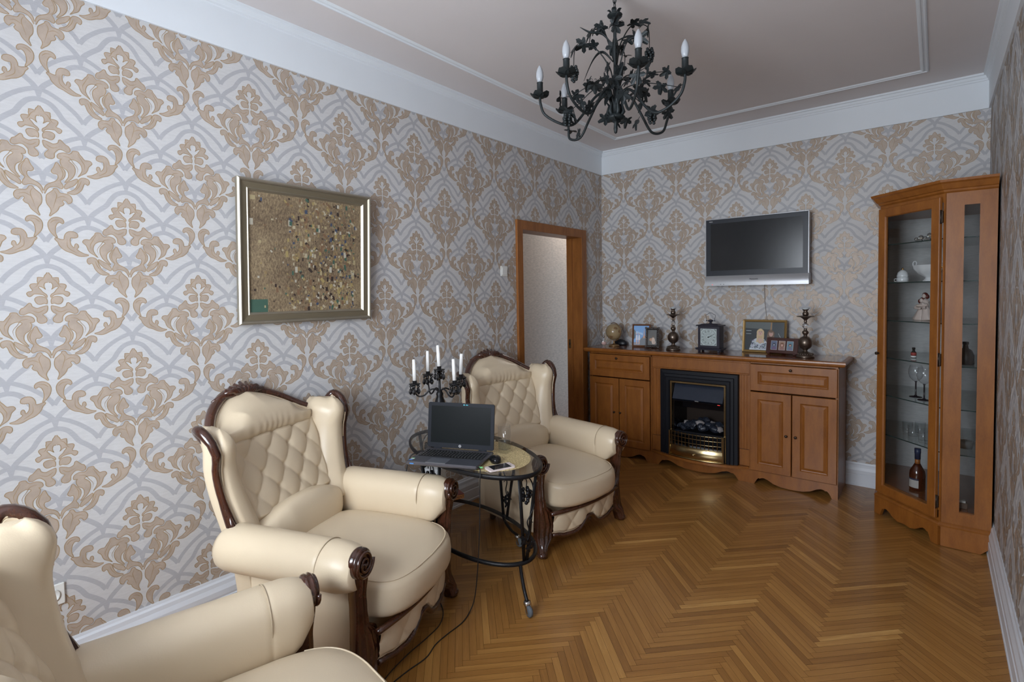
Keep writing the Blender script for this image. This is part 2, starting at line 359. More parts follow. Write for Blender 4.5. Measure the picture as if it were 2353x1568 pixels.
# ------------------------------------------------------------------ room shell
W, YR, HC, HB, ZC = 2.983, -5.30, 2.73, .177, 2.962
LEAF_OUT=[
[(0,0),(54,-60),(109,-142),(126,-207),(220,-196),(307,-198),(306,-252),(319,-341),(310,-433),(405,-435),(500,-456),(537,-520),(505,-614),(465,-687),(495,-729),(571,-744),(636,-806),(607,-900),(548,-938),(491,-898),(435,-840),(359,-834),(264,-844),(169,-867),(112,-918),(66,-976),(48,-911),(83,-840),(171,-764),(229,-667),(288,-593),(277,-549),(213,-556),(137,-610),(87,-660),(118,-590),(128,-499),(103,-412),(48,-383),(-8,-371)],
[(64,-1044),(110,-972),(205,-927),(337,-940),(412,-1010),(402,-1125),(332,-1222),(237,-1230),(143,-1194),(75,-1222),(55,-1134)],
[(59,-1291),(141,-1306),(253,-1342),(348,-1379),(444,-1348),(502,-1297),(524,-1204),(582,-1176),(639,-1240),(734,-1346),(812,-1386),(861,-1497),(847,-1590),(748,-1621),(632,-1561),(536,-1559),(457,-1620),(378,-1739),(376,-1876),(298,-1958),(184,-1956),(99,-1894),(94,-1782),(163,-1687),(210,-1616),(136,-1577),(70,-1492),(50,-1381)],
[(453,-1825),(494,-1731),(591,-1678),(689,-1657),(826,-1684),(906,-1609),(947,-1537),(1107,-1533),(1137,-1615),(1224,-1725),(1303,-1837),(1385,-1832),(1487,-1848),(1539,-1940),(1484,-2014),(1420,-2088),(1377,-2232),(1313,-2353),(1169,-2453),(1059,-2547),(1150,-2407),(1205,-2264),(1196,-2124),(1138,-1988),(1019,-1902),(900,-1887),(801,-1939),(859,-2005),(955,-2115),(992,-2252),(977,-2415),(906,-2581),(805,-2701),(705,-2796),(646,-2821),(707,-2704),(768,-2587),(771,-2425),(715,-2313),(600,-2227),(544,-2093),(539,-1979),(587,-1912),(528,-1925),(463,-1893)],
[(262,-2404),(329,-2287),(370,-2171),(410,-2078),(467,-2098),(523,-2186),(618,-2295),(674,-2407),(663,-2568),(602,-2685),(511,-2780),(567,-2893),(592,-3007),(543,-3091),(429,-3034),(295,-3029),(180,-3077),(95,-3178),(32,-3337),(12,-3225),(49,-3067),(126,-2961),(222,-2895),(337,-2832),(423,-2738),(456,-2623),(420,-2533),(343,-2536),(268,-2485)],
[(644,-2936),(724,-2819),(844,-2736),(964,-2657),(1045,-2622),(1052,-2691),(1001,-2809),(899,-2929),(779,-3002),(680,-3073),(622,-3029)],
[(1093,-2643),(1187,-2560),(1309,-2555),(1410,-2621),(1420,-2748),(1357,-2830),(1276,-2777),(1221,-2872),(1178,-3014),(1074,-3157),(933,-3253),(755,-3247),(708,-3211),(816,-3139),(924,-3067),(998,-2949),(1049,-2808)],
[(1352,-2454),(1496,-2414),(1622,-2337),(1728,-2237),(1675,-2168),(1690,-2049),(1754,-2021),(1794,-2090),(1813,-2185),(1900,-2084),(1924,-1939),(1905,-1797),(1800,-1804),(1684,-1755),(1699,-1621),(1805,-1551),(1953,-1555),(2057,-1643),(2106,-1784),(2117,-1879),(2225,-1873),(2356,-1826),(2390,-1887),(2309,-1988),(2264,-2112),(2175,-2238),(2044,-2341),(1894,-2396),(1744,-2484),(1597,-2528),(1433,-2497)],
[(80,-3382),(157,-3290),(273,-3174),(313,-3092),(408,-3103),(463,-3216),(540,-3260),(695,-3266),(793,-3325),(849,-3440),(827,-3579),(727,-3649),(670,-3557),(593,-3512),(553,-3581),(598,-3650),(542,-3742),(452,-3788),(411,-3902),(332,-4016),(235,-4106),(158,-4187),(139,-4150),(192,-3992),(164,-3856),(91,-3743),(57,-3585)],
[(84,-4443),(155,-4309),(271,-4220),(405,-4208),(519,-4269),(564,-4385),(516,-4453),(439,-4405),(362,-4449),(313,-4562),(291,-4699),(296,-4836),(343,-4988),(312,-5005),(219,-4901),(127,-4762),(81,-4602)],
]
LEAF_VEIN=[
[(485,-2165),(578,-2343),(605,-2525),(532,-2711),(375,-2831)],
[(1085,-1619),(1221,-1889),(1298,-2072),(1253,-2309)],
[(628,-1790),(823,-1823),(938,-2000),(1073,-2225),(1007,-2507)],
[(311,-3174),(384,-3354),(321,-3628),(238,-3947)],
[(381,-3468),(557,-3375),(731,-3441)],
[(1747,-2379),(2004,-2175),(2011,-1838)],
[(1164,-2687),(1079,-2923),(915,-3160)],
[(139,-1419),(325,-1539),(558,-1430)],
[(152,-4445),(268,-4334),(441,-4314)],
[(125,-252),(236,-329),(346,-541),(440,-576)],
]

def smooth_poly(P, n=2):
    return [(v.x, v.y) for v in cr([(a, b, 0) for a, b in P], n, True)]
def ribbon(P, w, closed=False):
    P = [Vector((a, b)) for a, b in P]; n = len(P); out = []; fs = []
    for i in range(n):
        a = P[(i-1) % n] if (closed or i > 0) else P[i]; b = P[(i+1) % n] if (closed or i < n-1) else P[i]
        t = (b-a).normalized(); nn = Vector((-t.y, t.x)); ww = w(i/(n-1)) if callable(w) else w
        out += [tuple(P[i]+nn*ww/2), tuple(P[i]-nn*ww/2)]
    for i in range(n if closed else n-1):
        k = (i+1) % n; fs.append((2*i, 2*k, 2*k+1, 2*i+1))
    return out, fs
def motif_parts():
    """returns list of (verts2d, tris, layer) for one motif; layer 0 band,1 leaf,2 edge"""
    out = []
    for L in LEAF_OUT:
        P = [(a*1e-4, b*1e-4) for a, b in L]
        S = [(max(0, a), b) for a, b in smooth_poly(P, 2)]
        for sg in (1, -1):
            Q = [(sg*a, b) for a, b in S]
            tr = tessellate_polygon([[Vector((a, b, 0)) for a, b in Q]])
            out.append((Q, [tuple(t) for t in tr], 3))
            v, f = ribbon(Q, .0024, True); f = [q for q in f if not all(abs(v[i_][0]) < .0036 for i_ in q)]; out.append((v, f, 4))
    for L in LEAF_VEIN:
        S = [(v.x, v.y) for v in cr([(a*1e-4, b*1e-4, 0) for a, b in L], 4)]
        for sg in (1, -1):
            v, f = ribbon([(sg*a, b) for a, b in S], lambda t: .0018*math.sin(PI*min(1, t+.08))+.0003); out.append((v, f, 4))
    for cx, cy, r in ((0, -.131, .0055), (.011, -.150, .004), (-.011, -.150, .004)):
        pass
    return out
def band_parts():
    out = []
    a = [(-.1325, -.162), (-.118, -.137), (-.095, -.114), (-.070, -.092), (-.053, -.064), (-.032, -.040), (0, -.029)]
    a = a+[(-x, z) for x, z in a[-2::-1]]
    S = [(v.x, v.y) for v in cr([(x, z, 0) for x, z in a], 4)]
    v, f = ribbon(S, .018); out.append((v, f, 0))
    for sg in (1, -1):
        b = [(-.1325, -.094), (-.118, -.070), (-.095, -.045), (-.068, -.022), (-.040, -.004), (-.014, .008)]
        S = [(sg*v.x, v.y) for v in cr([(x, z, 0) for x, z in b], 4)]
        v, f = ribbon(S, .016); out.append((v, f, 1))
    out.append(([(-.013, .010), (.013, .010), (.005, -.024), (-.005, -.024)], [(0, 1, 2, 3)], 2))
    return out
def flatten(parts):
    res = {}
    for lay in range(5):
        V = []; T = []
        for v, f, l in parts:
            if l != lay: continue
            b = len(V); V += v
            for q in f:
                if len(q) == 4: T += [(b+q[0], b+q[1], b+q[2]), (b+q[0], b+q[2], b+q[3])]
                else: T.append(tuple(b+i for i in q))
        if V: res[lay] = (np.array(V), np.array(T))
    return res
MOT = flatten(motif_parts()); BND = flatten(band_parts())
def papered_wall(name, boxes, a0, a1, c0, z0, dx, dz, place, hole=None, zlo=.12, zhi=2.80):
    """boxes: wall body; pattern laid in (a along the wall, z up); place(a,z,off)->xyz arrays"""
    V = []; F = []; MI = []; n = 0
    for b in boxes:
        x0, x1, y0, y1, z0b, z1b = b
        V.append(np.array([(x0, y0, z0b), (x1, y0, z0b), (x1, y1, z0b), (x0, y1, z0b), (x0, y0, z1b), (x1, y0, z1b), (x1, y1, z1b), (x0, y1, z1b)]))
        q = np.array([(3, 2, 1, 0), (4, 5, 6, 7), (0, 1, 5, 4), (1, 2, 6, 5), (2, 3, 7, 6), (3, 0, 4, 7)])
        t = np.concatenate([q[:, [0, 1, 2]], q[:, [0, 2, 3]]]); F.append(t+n); MI.append(np.zeros(len(t), int)); n += 8
    def inst(src, ca, cz, sa, sz, jit=0):
        nonlocal n
        for lay, (v, t) in src.items():
            offs = (.0002, .0004, .0005, .0007, .0009)[lay]+jit
            A = v[:, 0]*sa+ca; Z = v[:, 1]*sz+cz
            ca_, cz_ = A[t].mean(1), Z[t].mean(1)
            k = (ca_ > a0) & (ca_ < a1) & (cz_ > zlo) & (cz_ < zhi)
            if hole: k &= ~((ca_ > hole[0]) & (ca_ < hole[1]) & (cz_ < hole[2]))
            if not k.any(): continue
            V.append(place(A, Z, offs)); F.append(t[k]+n); MI.append(np.full(k.sum(), (1, 1, 1, 2, 3)[lay])); n += len(v)
    i0 = int((a0-c0)/dx)-2; i1 = int((a1-c0)/dx)+2; sa = dx/.265; sz = dz/.3185
    for i in range(i0, i1+1):
        for j in range(-9, 6):
            if (i+j) % 2: continue
            inst(MOT, c0+i*dx, z0+j*dz, sa, sz)
    for i in range(2*i0, 2*i1+1):
        for j in range(-16, 10):
            if (i+j) % 2: continue
            inst(BND, c0+i*dx/2, z0+.054*sz+j*dz/2, sa, sz, ((i//2+j) % 2)*.0001)
    V = np.concatenate(V); F = np.concatenate(F); MI = np.concatenate(MI)
    me = bpy.data.meshes.new(name)
    me.vertices.add(len(V)); me.vertices.foreach_set('co', V.astype(np.float32).ravel())
    me.loops.add(len(F)*3); me.polygons.add(len(F))
    me.loops.foreach_set('vertex_index', F.astype(np.int32).ravel())
    me.polygons.foreach_set('loop_start', np.arange(0, len(F)*3, 3, dtype=np.int32))
    for m in (PAPER, BAND, LEAF, LEAFE): me.materials.append(m)
    me.polygons.foreach_set('material_index', MI.astype(np.int32)); me.polygons.foreach_set('use_smooth', np.zeros(len(F), bool)); me.update(calc_edges=True); me.validate()
    o = bpy.data.objects.new(name, me); COL.objects.link(o); o['kind'] = 'structure'; return o
one = lambda A, v: np.full(len(A), v)
DY0, DY1, DZ = -1.350, -.425, 2.066     # clear doorway in the left wall
papered_wall('wall_left', [(-.14, 0, YR, DY0, 0, 3.0), (-.14, 0, DY1, .14, 0, 3.0), (-.14, 0, DY0, DY1, DZ, 3.0)], YR, 0.0, -4.055, 1.957, .2645, .3195,
             lambda A, Z, o: np.stack([one(A, o), A, Z], 1), hole=(DY0-.02, DY1+.02, DZ+.02))
papered_wall('wall_back', [(0, W, 0, .14, 0, 3.0)], 0, W, .521, 2.630, .2706, .3265, lambda A, Z, o: np.stack([A, one(A, -o), Z], 1))
papered_wall('wall_right', [(W, W+.14, YR, .14, 0, 3.0)], YR, 0, -.30, 2.63, .2706, .3265, lambda A, Z, o: np.stack([one(A, W-o), A, Z], 1))
# thick rear wall with a window, behind the camera
wr = MB(PLAST); WX = [(.80, 2.20)]
wr.box(-.14, .80, YR-.5, YR, 0, 3.0); wr.box(2.2, W+.14, YR-.5, YR, 0, 3.0)
for a, b in WX: wr.box(a, b, YR-.5, YR, 0, .82); wr.box(a, b, YR-.5, YR, 2.46, 3.0)
struct(wr, 'wall_rear')
for i, (a, b) in enumerate(WX):
    f = MB(WHITE)
    f.box(a, a+.06, YR-.5, YR-.43, .82, 2.46); f.box(b-.06, b, YR-.5, YR-.43, .82, 2.46)
    f.box(a, b, YR-.499, YR-.431, .82, .88); f.box(a, b, YR-.499, YR-.431, 2.40, 2.46); f.box((a+b)/2-.03, (a+b)/2+.03, YR-.5, YR-.43, .88, 2.40)
    f.box(a-.04, b+.04, YR-.42, YR+.05, .80, .825)
    struct(f, 'window_%d' % (i+1))
# floor
def floor():
    wd, L = .0308, 13; x0 = 1.767; s = 1/math.sqrt(2)
    V = []; F = []; MI = []; UV = []; RN = []
    def quad(u0, u1, v0, v1, horiz):
        g = .0005
        P = [(u0+g, v0+g), (u1-g, v0+g), (u1-g, v1-g), (u0+g, v1-g)]
        W3 = [(x0+(u-v)*s, (u+v)*s-5, 0) for u, v in P]
        cx = sum(p[0] for p in W3)/4; cyy = sum(p[1] for p in W3)/4
        if not (-.35 < cx < W+.3 and YR-.3 < cyy < .35): return
        b = len(V); V.extend(W3); F.append((b, b+1, b+2, b+3)); MI.append(0)
        r1, r2 = random.random()*9, random.random()*9
        ln, wd_ = (u1-u0, v1-v0) if horiz else (v1-v0, u1-u0)
        q = [(0, 0), (ln, 0), (ln, wd_), (0, wd_)] if horiz else [(0, 0), (0, wd_), (ln, wd_), (ln, 0)]
        UV.extend([(r1+a, r2+c) for a, c in q]); RN.append(min(1, max(0, random.gauss(.45, .15)+(.32 if random.random() < .06 else 0))))
    for row in range(-230, 430):
        for k in range(-8, 8):
            a0 = row+2*L*k
            quad(a0*wd, (a0+L)*wd, row*wd, (row+1)*wd, True)
            b0 = row-2*L+1+2*L*k
            quad(row*wd, (row+1)*wd, b0*wd, (b0+L)*wd, False)
    b = len(V); V.extend([(-.14, YR, -.002), (W, YR, -.002), (W, .0, -.002), (-.14, .0, -.002)]); F.append((b, b+1, b+2, b+3)); MI.append(1); UV.extend([(0, 0)]*4); RN.append(0)
    V.extend([(-.14, YR-.1, -.05), (W+.1, YR-.1, -.05), (W+.1, .1, -.05), (-.14, .1, -.05)]); F.append((b+4, b+5, b+6, b+7)); MI.append(1); UV.extend([(0, 0)]*4); RN.append(0)
    me = bpy.data.meshes.new('floor'); me.from_pydata(V, [], F)
    me.materials.append(PARQ); me.materials.append(PARQ_GAP); me.polygons.foreach_set('material_index', MI)
    uv = me.uv_layers.new(name='UVMap'); uv.data.foreach_set('uv', np.array(UV, np.float32).ravel())
    at = me.attributes.new('rnd', 'FLOAT', 'FACE'); at.data.foreach_set('value', np.array(RN, np.float32))
    me.polygons.foreach_set('use_smooth', np.zeros(len(F), bool)); o = bpy.data.objects.new('floor', me); COL.objects.link(o); o['kind'] = 'structure'
floor()
c = MB(CEIL); c.box(-.14, W+.14, YR-.14, .14, ZC, ZC+.06); struct(c, 'ceiling')
# frieze and cornice mouldings round the top of the walls (profile in: out from wall, z)
PROF = [(0, HC), (.012, HC), (.014, 2.912), (.020, 2.916), (.020, 2.926), (.026, 2.931), (.032, 2.946), (.042, 2.950), (.044, ZC), (0, ZC)]
def mould(name, prof, p0, p1, out, m=PLAST, ext0=0, ext1=0):
    p0 = Vector(p0); p1 = Vector(p1); d = (p1-p0).normalized(); o = Vector(out); mb = MB(m)
    rings = []
    for p, e in ((p0, -ext0), (p1, ext1)):
        rings.append([tuple(p+o*a+d*(e*a)+Vector((0, 0, z))) for a, z in prof])
    mb.loft(rings, m, True, True, False); return struct(mb, name)
mould('trim_1', PROF, (0, YR, 0), (0, 0, 0), (1, 0, 0), ext1=-1, ext0=-1)
mould('trim_2', PROF, (0, 0, 0), (W, 0, 0), (0, -1, 0), ext0=-1, ext1=-1)
mould('trim_3', PROF, (W, 0, 0), (W, YR, 0), (-1, 0, 0), ext0=-1, ext1=-1)
mould('trim_4', PROF, (W, YR, 0), (0, YR, 0), (0, 1, 0), ext0=-1, ext1=-1)
# panel moulding on the ceiling
I = .33
fr = MB(PLAST); pr = [(0, 0), (.004, -.009), (.010, -.010), (.015, -.004), (.023, -.004), (.028, -.009), (.034, -.008), (.045, 0)]
cs = [(I, YR+I), (W-I, YR+I), (W-I, -I), (I, -I)]
rings = []
for q in range(5):
    x, y = cs[q % 4]; sx = 1 if x < 1 else -1; sy = 1 if y < -2 else -1
    rings.append([(x+sx*a, y+sy*a, ZC+z) for a, z in pr])
fr.loft(rings, PLAST, True, False, False); struct(fr, 'trim_5')
# baseboards
BP = [(0, 0), (.030, 0), (.030, .014), (.026, .018), (.026, .082), (.022, .086), (.024, .096), (.024, .120), (.016, .140), (.014, .158), (.008, .166), (.006, .177), (0, .177)]
mould('baseboard_left', BP, (0, YR, 0), (0, DY0-.074, 0), (1, 0, 0), WHITE, ext0=-1)
mould('baseboard_left', BP, (0, DY1+.087, 0), (0, 0, 0), (1, 0, 0), WHITE, ext1=-1)
mould('baseboard_back', BP, (0, 0, 0), (W, 0, 0), (0, -1, 0), WHITE, ext0=-1, ext1=-1)
mould('baseboard_right', BP, (W, 0, 0), (W, YR, 0), (-1, 0, 0), WHITE, ext0=-1, ext1=-1)
mould('baseboard_rear', BP, (W, YR, 0), (0, YR, 0), (0, 1, 0), WHITE, ext0=-1, ext1=-1)
# doorway: casing, jambs, strike plate
d = bpy.data.objects.new('door_1', None); COL.objects.link(d); d['kind'] = 'structure'; d.location = (0, 0, 0)
m = MB(DOORW)
m.box(.0, .022, DY0-.072, DY0+.004, 0, DZ+.074, bev=.003); m.box(0, .022, DY1-.004, DY1+.085, 0, DZ+.074, bev=.003); m.box(0, .0215, DY0, DY1, DZ-.004, DZ+.0735, bev=.003)
m.build('casing', d)
m = MB(DOORW); m.box(-.155, .004, DY0-.012, DY0+.004, 0, DZ); m.box(-.155, .004, DY1-.004, DY1+.012, 0, DZ); m.box(-.155, .004, DY0, DY1, DZ-.004, DZ+.01)
m.box(-.10, -.085, DY1-.016, DY1-.004, 0, DZ-.004); m.box(-.10, -.085, DY0+.004, DY0+.016, 0, DZ-.004)
m.build('jamb', d)
m = MB(BRASS); m.box(-.138, -.114, DY1-.0065, DY1-.004, .985, 1.075, bev=.001); m.box(-.132, -.120, DY1-.0075, DY1-.0065, 1.02, 1.04, PRINTK); m.build('strike_plate', d, 'small brass strike plate')
# hallway beyond the doorway
h = MB(HALLP); h.box(-.80, -.70, -2.2, 1.2, 0, 2.9); struct(h, 'wall_hallway')
h = MB(HALLP); h.box(-.70, -.14, 1.1, 1.2, 0, 2.9); h.box(-.70, -.14, -2.3, -2.2, 0, 2.9); struct(h, 'wall_hallway')
h = MB(DOORW); h.box(-.80, -.14, -2.3, 1.2, -.06, -.002); struct(h, 'floor_hallway')
h = MB(CEIL); h.box(-.80, -.14, -2.3, 1.2, 2.9, 2.96); struct(h, 'ceiling_hallway')
# light switch and wall socket
t = thing('light_switch', 'pale square light switch on patterned wall left of the doorway', 'light switch', (0, -1.578, 1.712))
m = MB(WPLAST); m.box(.001, .010, -.041, .041, -.041, .041, bev=.003); m.build('frame', t)
m = MB(WPLAST, rotm(0, .06, 0)); m.box(.009, .015, -.030, .030, -.030, .030, bev=.002); m.build('rocker', t)
t = thing('wall_socket', 'white wall socket low on left wall behind nearest armchair', 'socket', (0, -4.36, .37))
m = MB(WPLAST); m.box(.001, .012, -.042, .042, -.042, .042, bev=.003); m.build('frame', t)
m = MB(WPLAST, rotm(0, PI/2, 0)); m.lathe([(.001, .012), (.026, .012), (.028, .016), (.022, .016), (.021, .013), (.001, .013)]); m.build('outlet', t)
# framed picture: a plain gold and brown speckled abstract
P1, P2, ZT, ZB = -3.627, -2.865, 2.118, 1.395
PWd, PHt = P2-P1, ZT-ZB
t = thing('framed_picture', 'gold and brown speckled picture in champagne frame on left wall', 'picture', (.012, (P1+P2)/2, ZB), rot=(0, .04, 0))
prof = [(0, 0), (0, .022), (.008, .030), (.014, .028), (.020, .019), (.045, .016), (.050, .020), (.058, .012), (.062, .006), (.062, 0)]
m = MB(PEWTER)
cs = [(-PWd/2, 0, 1, 1), (PWd/2, 0, -1, 1), (PWd/2, PHt, -1, -1), (-PWd/2, PHt, 1, -1)]
rings = [[(b, cs[q % 4][0]+cs[q % 4][2]*a, cs[q % 4][1]+cs[q % 4][3]*a) for a, b in prof] for q in range(5)]
m.loft(rings, PEWTER, True, False, False); m.build('frame', t)
m = MB(PEWTERD); rings = [[(b, cs[q % 4][0]+cs[q % 4][2]*a, cs[q % 4][1]+cs[q % 4][3]*a) for a, b in [(.020, .0192), (.045, .0165), (.046, .0168), (.021, .0195)]] for q in range(5)]
m.loft(rings, PEWTERD, True, False, False); m.build('frame_inlay', t, 'dull bronze inlay of the frame')
m = MB(CANVAS); a = PWd/2-.058; m.box(0, .0085, -a, a, .058, PHt-.058)
rc = random.Random(5); cols = [(.36, .28, .12), (.40, .33, .19), (.05, .035, .03), (.44, .38, .26), (.20, .12, .07), (.06, .08, .13), (.28, .20, .10), (.06, .12, .09), (.46, .43, .35)]
def patch(y, z, w, h, cidx, k, rot=0):
    c_, s_ = math.cos(rot), math.sin(rot); q = [(-w, -h), (w, -h), (w, h), (-w, h)]
    m.add([(.0086+k*.0001, y+a_*c_-b_*s_, z+a_*s_+b_*c_) for a_, b_ in q], [(0, 1, 2, 3)], flat(*cols[cidx]), False)
for q in range(760):
    u = rc.random()**.75; z = .066+rc.random()*(PHt-.135)
    y = -a+.012+(2*a-.03)*(.30+.66*u) if rc.random() < .85 else -a+.02+rc.random()*2*(a-.02)
    w = rc.uniform(.002, .0075); patch(y, z, w, w*rc.uniform(.6, 2.2), rc.choice([0, 0, 1, 2, 2, 3, 4, 4, 5, 6, 6, 7, 8]), 1+q*.004, rc.choice([0, 0, 0, .785]))
patch(-a+.02, PHt-.09, .014, .011, 1, 1); patch(-a+.012, PHt-.21, .009, .016, 8, 1); patch(-a+.045, .092, .045, .033, 7, 1)
m.build('canvas', t)
# ------------------------------------------------------------------ wing armchair (faces +x, origin on the floor)
def make_chair():
    t = thing('wing_armchair', 'x', 'armchair', (0, 0, 0), 0, 'cream leather wing armchairs')
    xr = lambda z: -.335-(z-.45)*.405 if z > .45 else -.335+(.45-z)*.10      # rear of the back, reclining
    XF = [(.10, -.20), (.45, -.22), (.55, -.250), (.70, -.288), (.83, -.302), (.92, -.288), (1.0, -.31)]
    YW = [(.10, .325), (.45, .345), (.60, .368), (.80, .398), (1.0, .410)]
    xf = lambda z: cinterp(XF, z); yw = lambda z: cinterp(YW, z)
    def U(s, z):      # s 0 wing front .. 1 centre of the rear
        t_ = max(0, min(1, (z-.45)/.5)); x_, y_ = xf(z), yw(z)
        J = (xr(z)+.05+.075*t_, y_-.015-.055*t_); C1 = (x_-.085, y_+.035); C2 = (xr(z)-.005, y_-.03-.15*t_); E_ = (xr(z)-.02, 0)
        if s < .5: q = s/.5; A, B, D = (x_, y_), C1, J
        else: q = (s-.5)/.5; A, B, D = J, C2, E_
        x = (1-q)**2*A[0]+2*q*(1-q)*B[0]+q*q*D[0]; y = (1-q)**2*A[1]+2*q*(1-q)*B[1]+q*q*D[1]
        return x, y
    TOP = [(0, .905), (.05, .955), (.12, .985), (.22, 1.0), (.34, .975), (.48, .928), (.60, .955), (.74, 1.015), (.88, 1.062), (1, 1.085)]
    top = lambda s: cinterp(TOP, s)
    def outer(a, b):      # a -1..1 round the U, b 0..1 up
        s = 1-abs(a*2-1); z0 = .12; zt = top(s)-.012; z = z0+(zt-z0)*b
        x, y = U(s, z); return (x, y if a > .5 else -y, z)
    def innerp(a, b):
        s = 1-abs(a*2-1); zt = top(s)-.012; z = .12+(zt-.12)*b; x, y = U(s, z)
        k = .025; cx, cy = -.05, 0; dx, dy = cx-x, cy-y; l = math.hypot(dx, dy); dx, dy = dx/l*k, dy/l*k
        y2 = y+dy; return (x+dx, y2 if a > .5 else -y2, z)
    m = MB(LEATHER); n1, n2 = 64, 30
    m.grid(outer, n1, n2); m.grid(innerp, n1, n2)
    for b in (0, 1):
        m.grid(lambda a, c: outer(a, b) if c < .5 else innerp(a, b), n1, 1)
    for a in (0, 1):
        m.grid(lambda b, c: outer(a, b) if c < .5 else innerp(a, b), n2, 1)
    m.build('back_shell', t)
    # wooden trim along the whole top edge and down the wing fronts
    half = []; HR = []
    for i in range(12):
        z = .53+(.905-.53)*i/12; x, y = U(0, z); half.append((x+.004, y+.003, z)); HR.append(.015+.014*max(0, 1-i/6)+.003*(i/12))
    for i in range(25):
        s = i/24; z = top(s); x, y = U(s, z-.01); half.append((x+.004*(1-s), y+.004*(1-s), z)); HR.append(.020+.0035*math.exp(-((s-.12)/.08)**2)-.003*math.exp(-((s-.47)/.1)**2)+.005*max(0, s-.7)/.3)
    full = half+[(x, -y, z) for x, y, z in half[-2::-1]]; FR = HR+HR[-2::-1]
    m = MB(MAHOG); m.tube(full, FR, MAHOG, 12, flat=(.9, 1.1)); m.build('back_trim', t, 'dark mahogany trim round the wings and crest')
    for sg in (1, -1):
        m = MB(LEATHER); m.tube([(x+.010, sg*(y-.016), z-.008) for x, y, z in half[8:-8]], .0038, LEATHER, 6); m.build('piping', t)
        m = MB(MAHOG)
        for q in range(4):
            a0 = (-.236-.014*q, sg*(.376-.005*q), .545+.018*q); m.tube([a0, (a0[0]-.004, a0[1]+sg*.006, a0[2]+.05), (a0[0]-.030, a0[1]+sg*.010, a0[2]+.13)], [.006, .013, .003], MAHOG, 8)
        m.build('wing_carving', t, 'dark carved leaf at the foot of the wing')
    # crest shell carving
    m = MB(MAHOG)
    for k in range(-4, 5):
        a = k*.30; b = abs(k)/4
        base = Vector((xr(1.05)-.005, k*.004, 1.075)); tip = base+Vector((-.004+.012*b, math.sin(a)*.105, .044*math.cos(a)-.014*b))
        m.tube([base+Vector((.03, 0, -.03)), base+Vector((.030, (tip.y-base.y)*.55, .014)), tip], [.006, .014, .007], MAHOG, 10)
    for sg in (1, -1):
        m.tube([(xr(1.05)+.012, sg*.01, 1.05), (xr(1.05)+.012, sg*.06, 1.068), (xr(1.05)+.008, sg*.12, 1.070), (xr(1.05)+.006, sg*.17, 1.052)], [.012, .017, .013, .006], MAHOG, 10)
    m.build('crest_carving', t, 'dark carved shell on the crest')
    # front-facing padding
    inx = lambda z: -.185-(z-.45)*.40      # inner face of the back
    def pad(x, y, z): return (x, y, z)
    # head roll
    m = MB(LEATHER)
    def head(a, b):
        y = (a-.5)*2; ay = abs(y); sg_ = 1 if y >= 0 else -1
        s_ = 1-ay*.56; zt = top(s_)-.014
        bx, by = U(s_, zt); by = min(by, .29)
        zb = .868+.020*(1-y*y); yf = .275*ay
        # cross-section from the lower seam, over the roll, back to the trim
        fr_ = inx(zb)-.042-.03*ay**6
        top_in = (bx+.018, zt)
        K = [(fr_-.03, zb-.012), (fr_-.004, zb-.004), (fr_+.022, zb+.026), (fr_+.022, zb+.070), (fr_-.012, min(zt-.006, zb+.120)), (.5*(fr_-.06+top_in[0]), zt-.002), (top_in[0], zt+.001), (top_in[0]-.01, zt-.02)]
        n_ = len(K)-1; f_ = b*n_; i_ = min(n_-1, int(f_)); q = f_-i_
        P = lambda k: K[max(0, min(n_, k))]
        p0, p1, p2, p3 = P(i_-1), P(i_), P(i_+1), P(i_+2)
        cr1 = lambda A, B, C, D: .5*(2*B+(-A+C)*q+(2*A-5*B+4*C-D)*q*q+(-A+3*B-3*C+D)*q**3)
        x = cr1(p0[0], p1[0], p2[0], p3[0]); z = cr1(p0[1], p1[1], p2[1], p3[1])
        yy = yf+(by-yf)*max(0, b-.4)/.6
        x += .0022*math.sin(40*y+3*math.sin(5*y))*math.exp(-((b-.22)/.16)**2)
        return (x, sg_*yy, z)
    m.grid(head, 90, 28); m.build('head_roll', t)
    # tufted panel
    m = MB(LEATHER)
    def tuft(a, b):
        z = .565+.34*b; hw = .255+.045*b; y = (a-.5)*2*hw
        u = PI*(y/.13+(z-.575)/.16); v = PI*(y/.13-(z-.575)/.16)
        p = .75*(abs(math.sin(u))*abs(math.sin(v)))**.62-.9*math.exp(-(math.sin(u)**2+math.sin(v)**2)/.22)*min(1, 3*(1-abs(a-.5)*2))
        e = min(1, (.5-abs(a-.5))/.06)*min(1, b/.05)*min(1, (1-b)/.05)
        return (inx(z)-.035+.016*p*e+.008*e, y, z)
    m.grid(tuft, 120, 84)
    for i in range(-3, 4):
        for j in range(0, 6):
            if (i+j) % 2: continue
            y, z = i*.07, .575+j*.085
            pass
    m.build('tufted_panel', t)
    # lumbar cushion
    m = MB(LEATHER)
    def lum(p):
        x, y, z = p; k = (z-.50)/.11
        x += -.02*k*.6 - .10*(abs(y)/.26)**4*.3
        z += (.040*(1-(y/.29)**2)-.025)*max(0, k)
        wr = .0016*math.sin(70*y+6*z)*max(0, min(1, k+.3))
        return (x+wr, y, z)
    m.loft(superel((-.232, 0, .490), (.070, .295, .105), .8, .5, 26, 60, lum), LEATHER, True, True, True)
    m.build('lumbar_cushion', t)
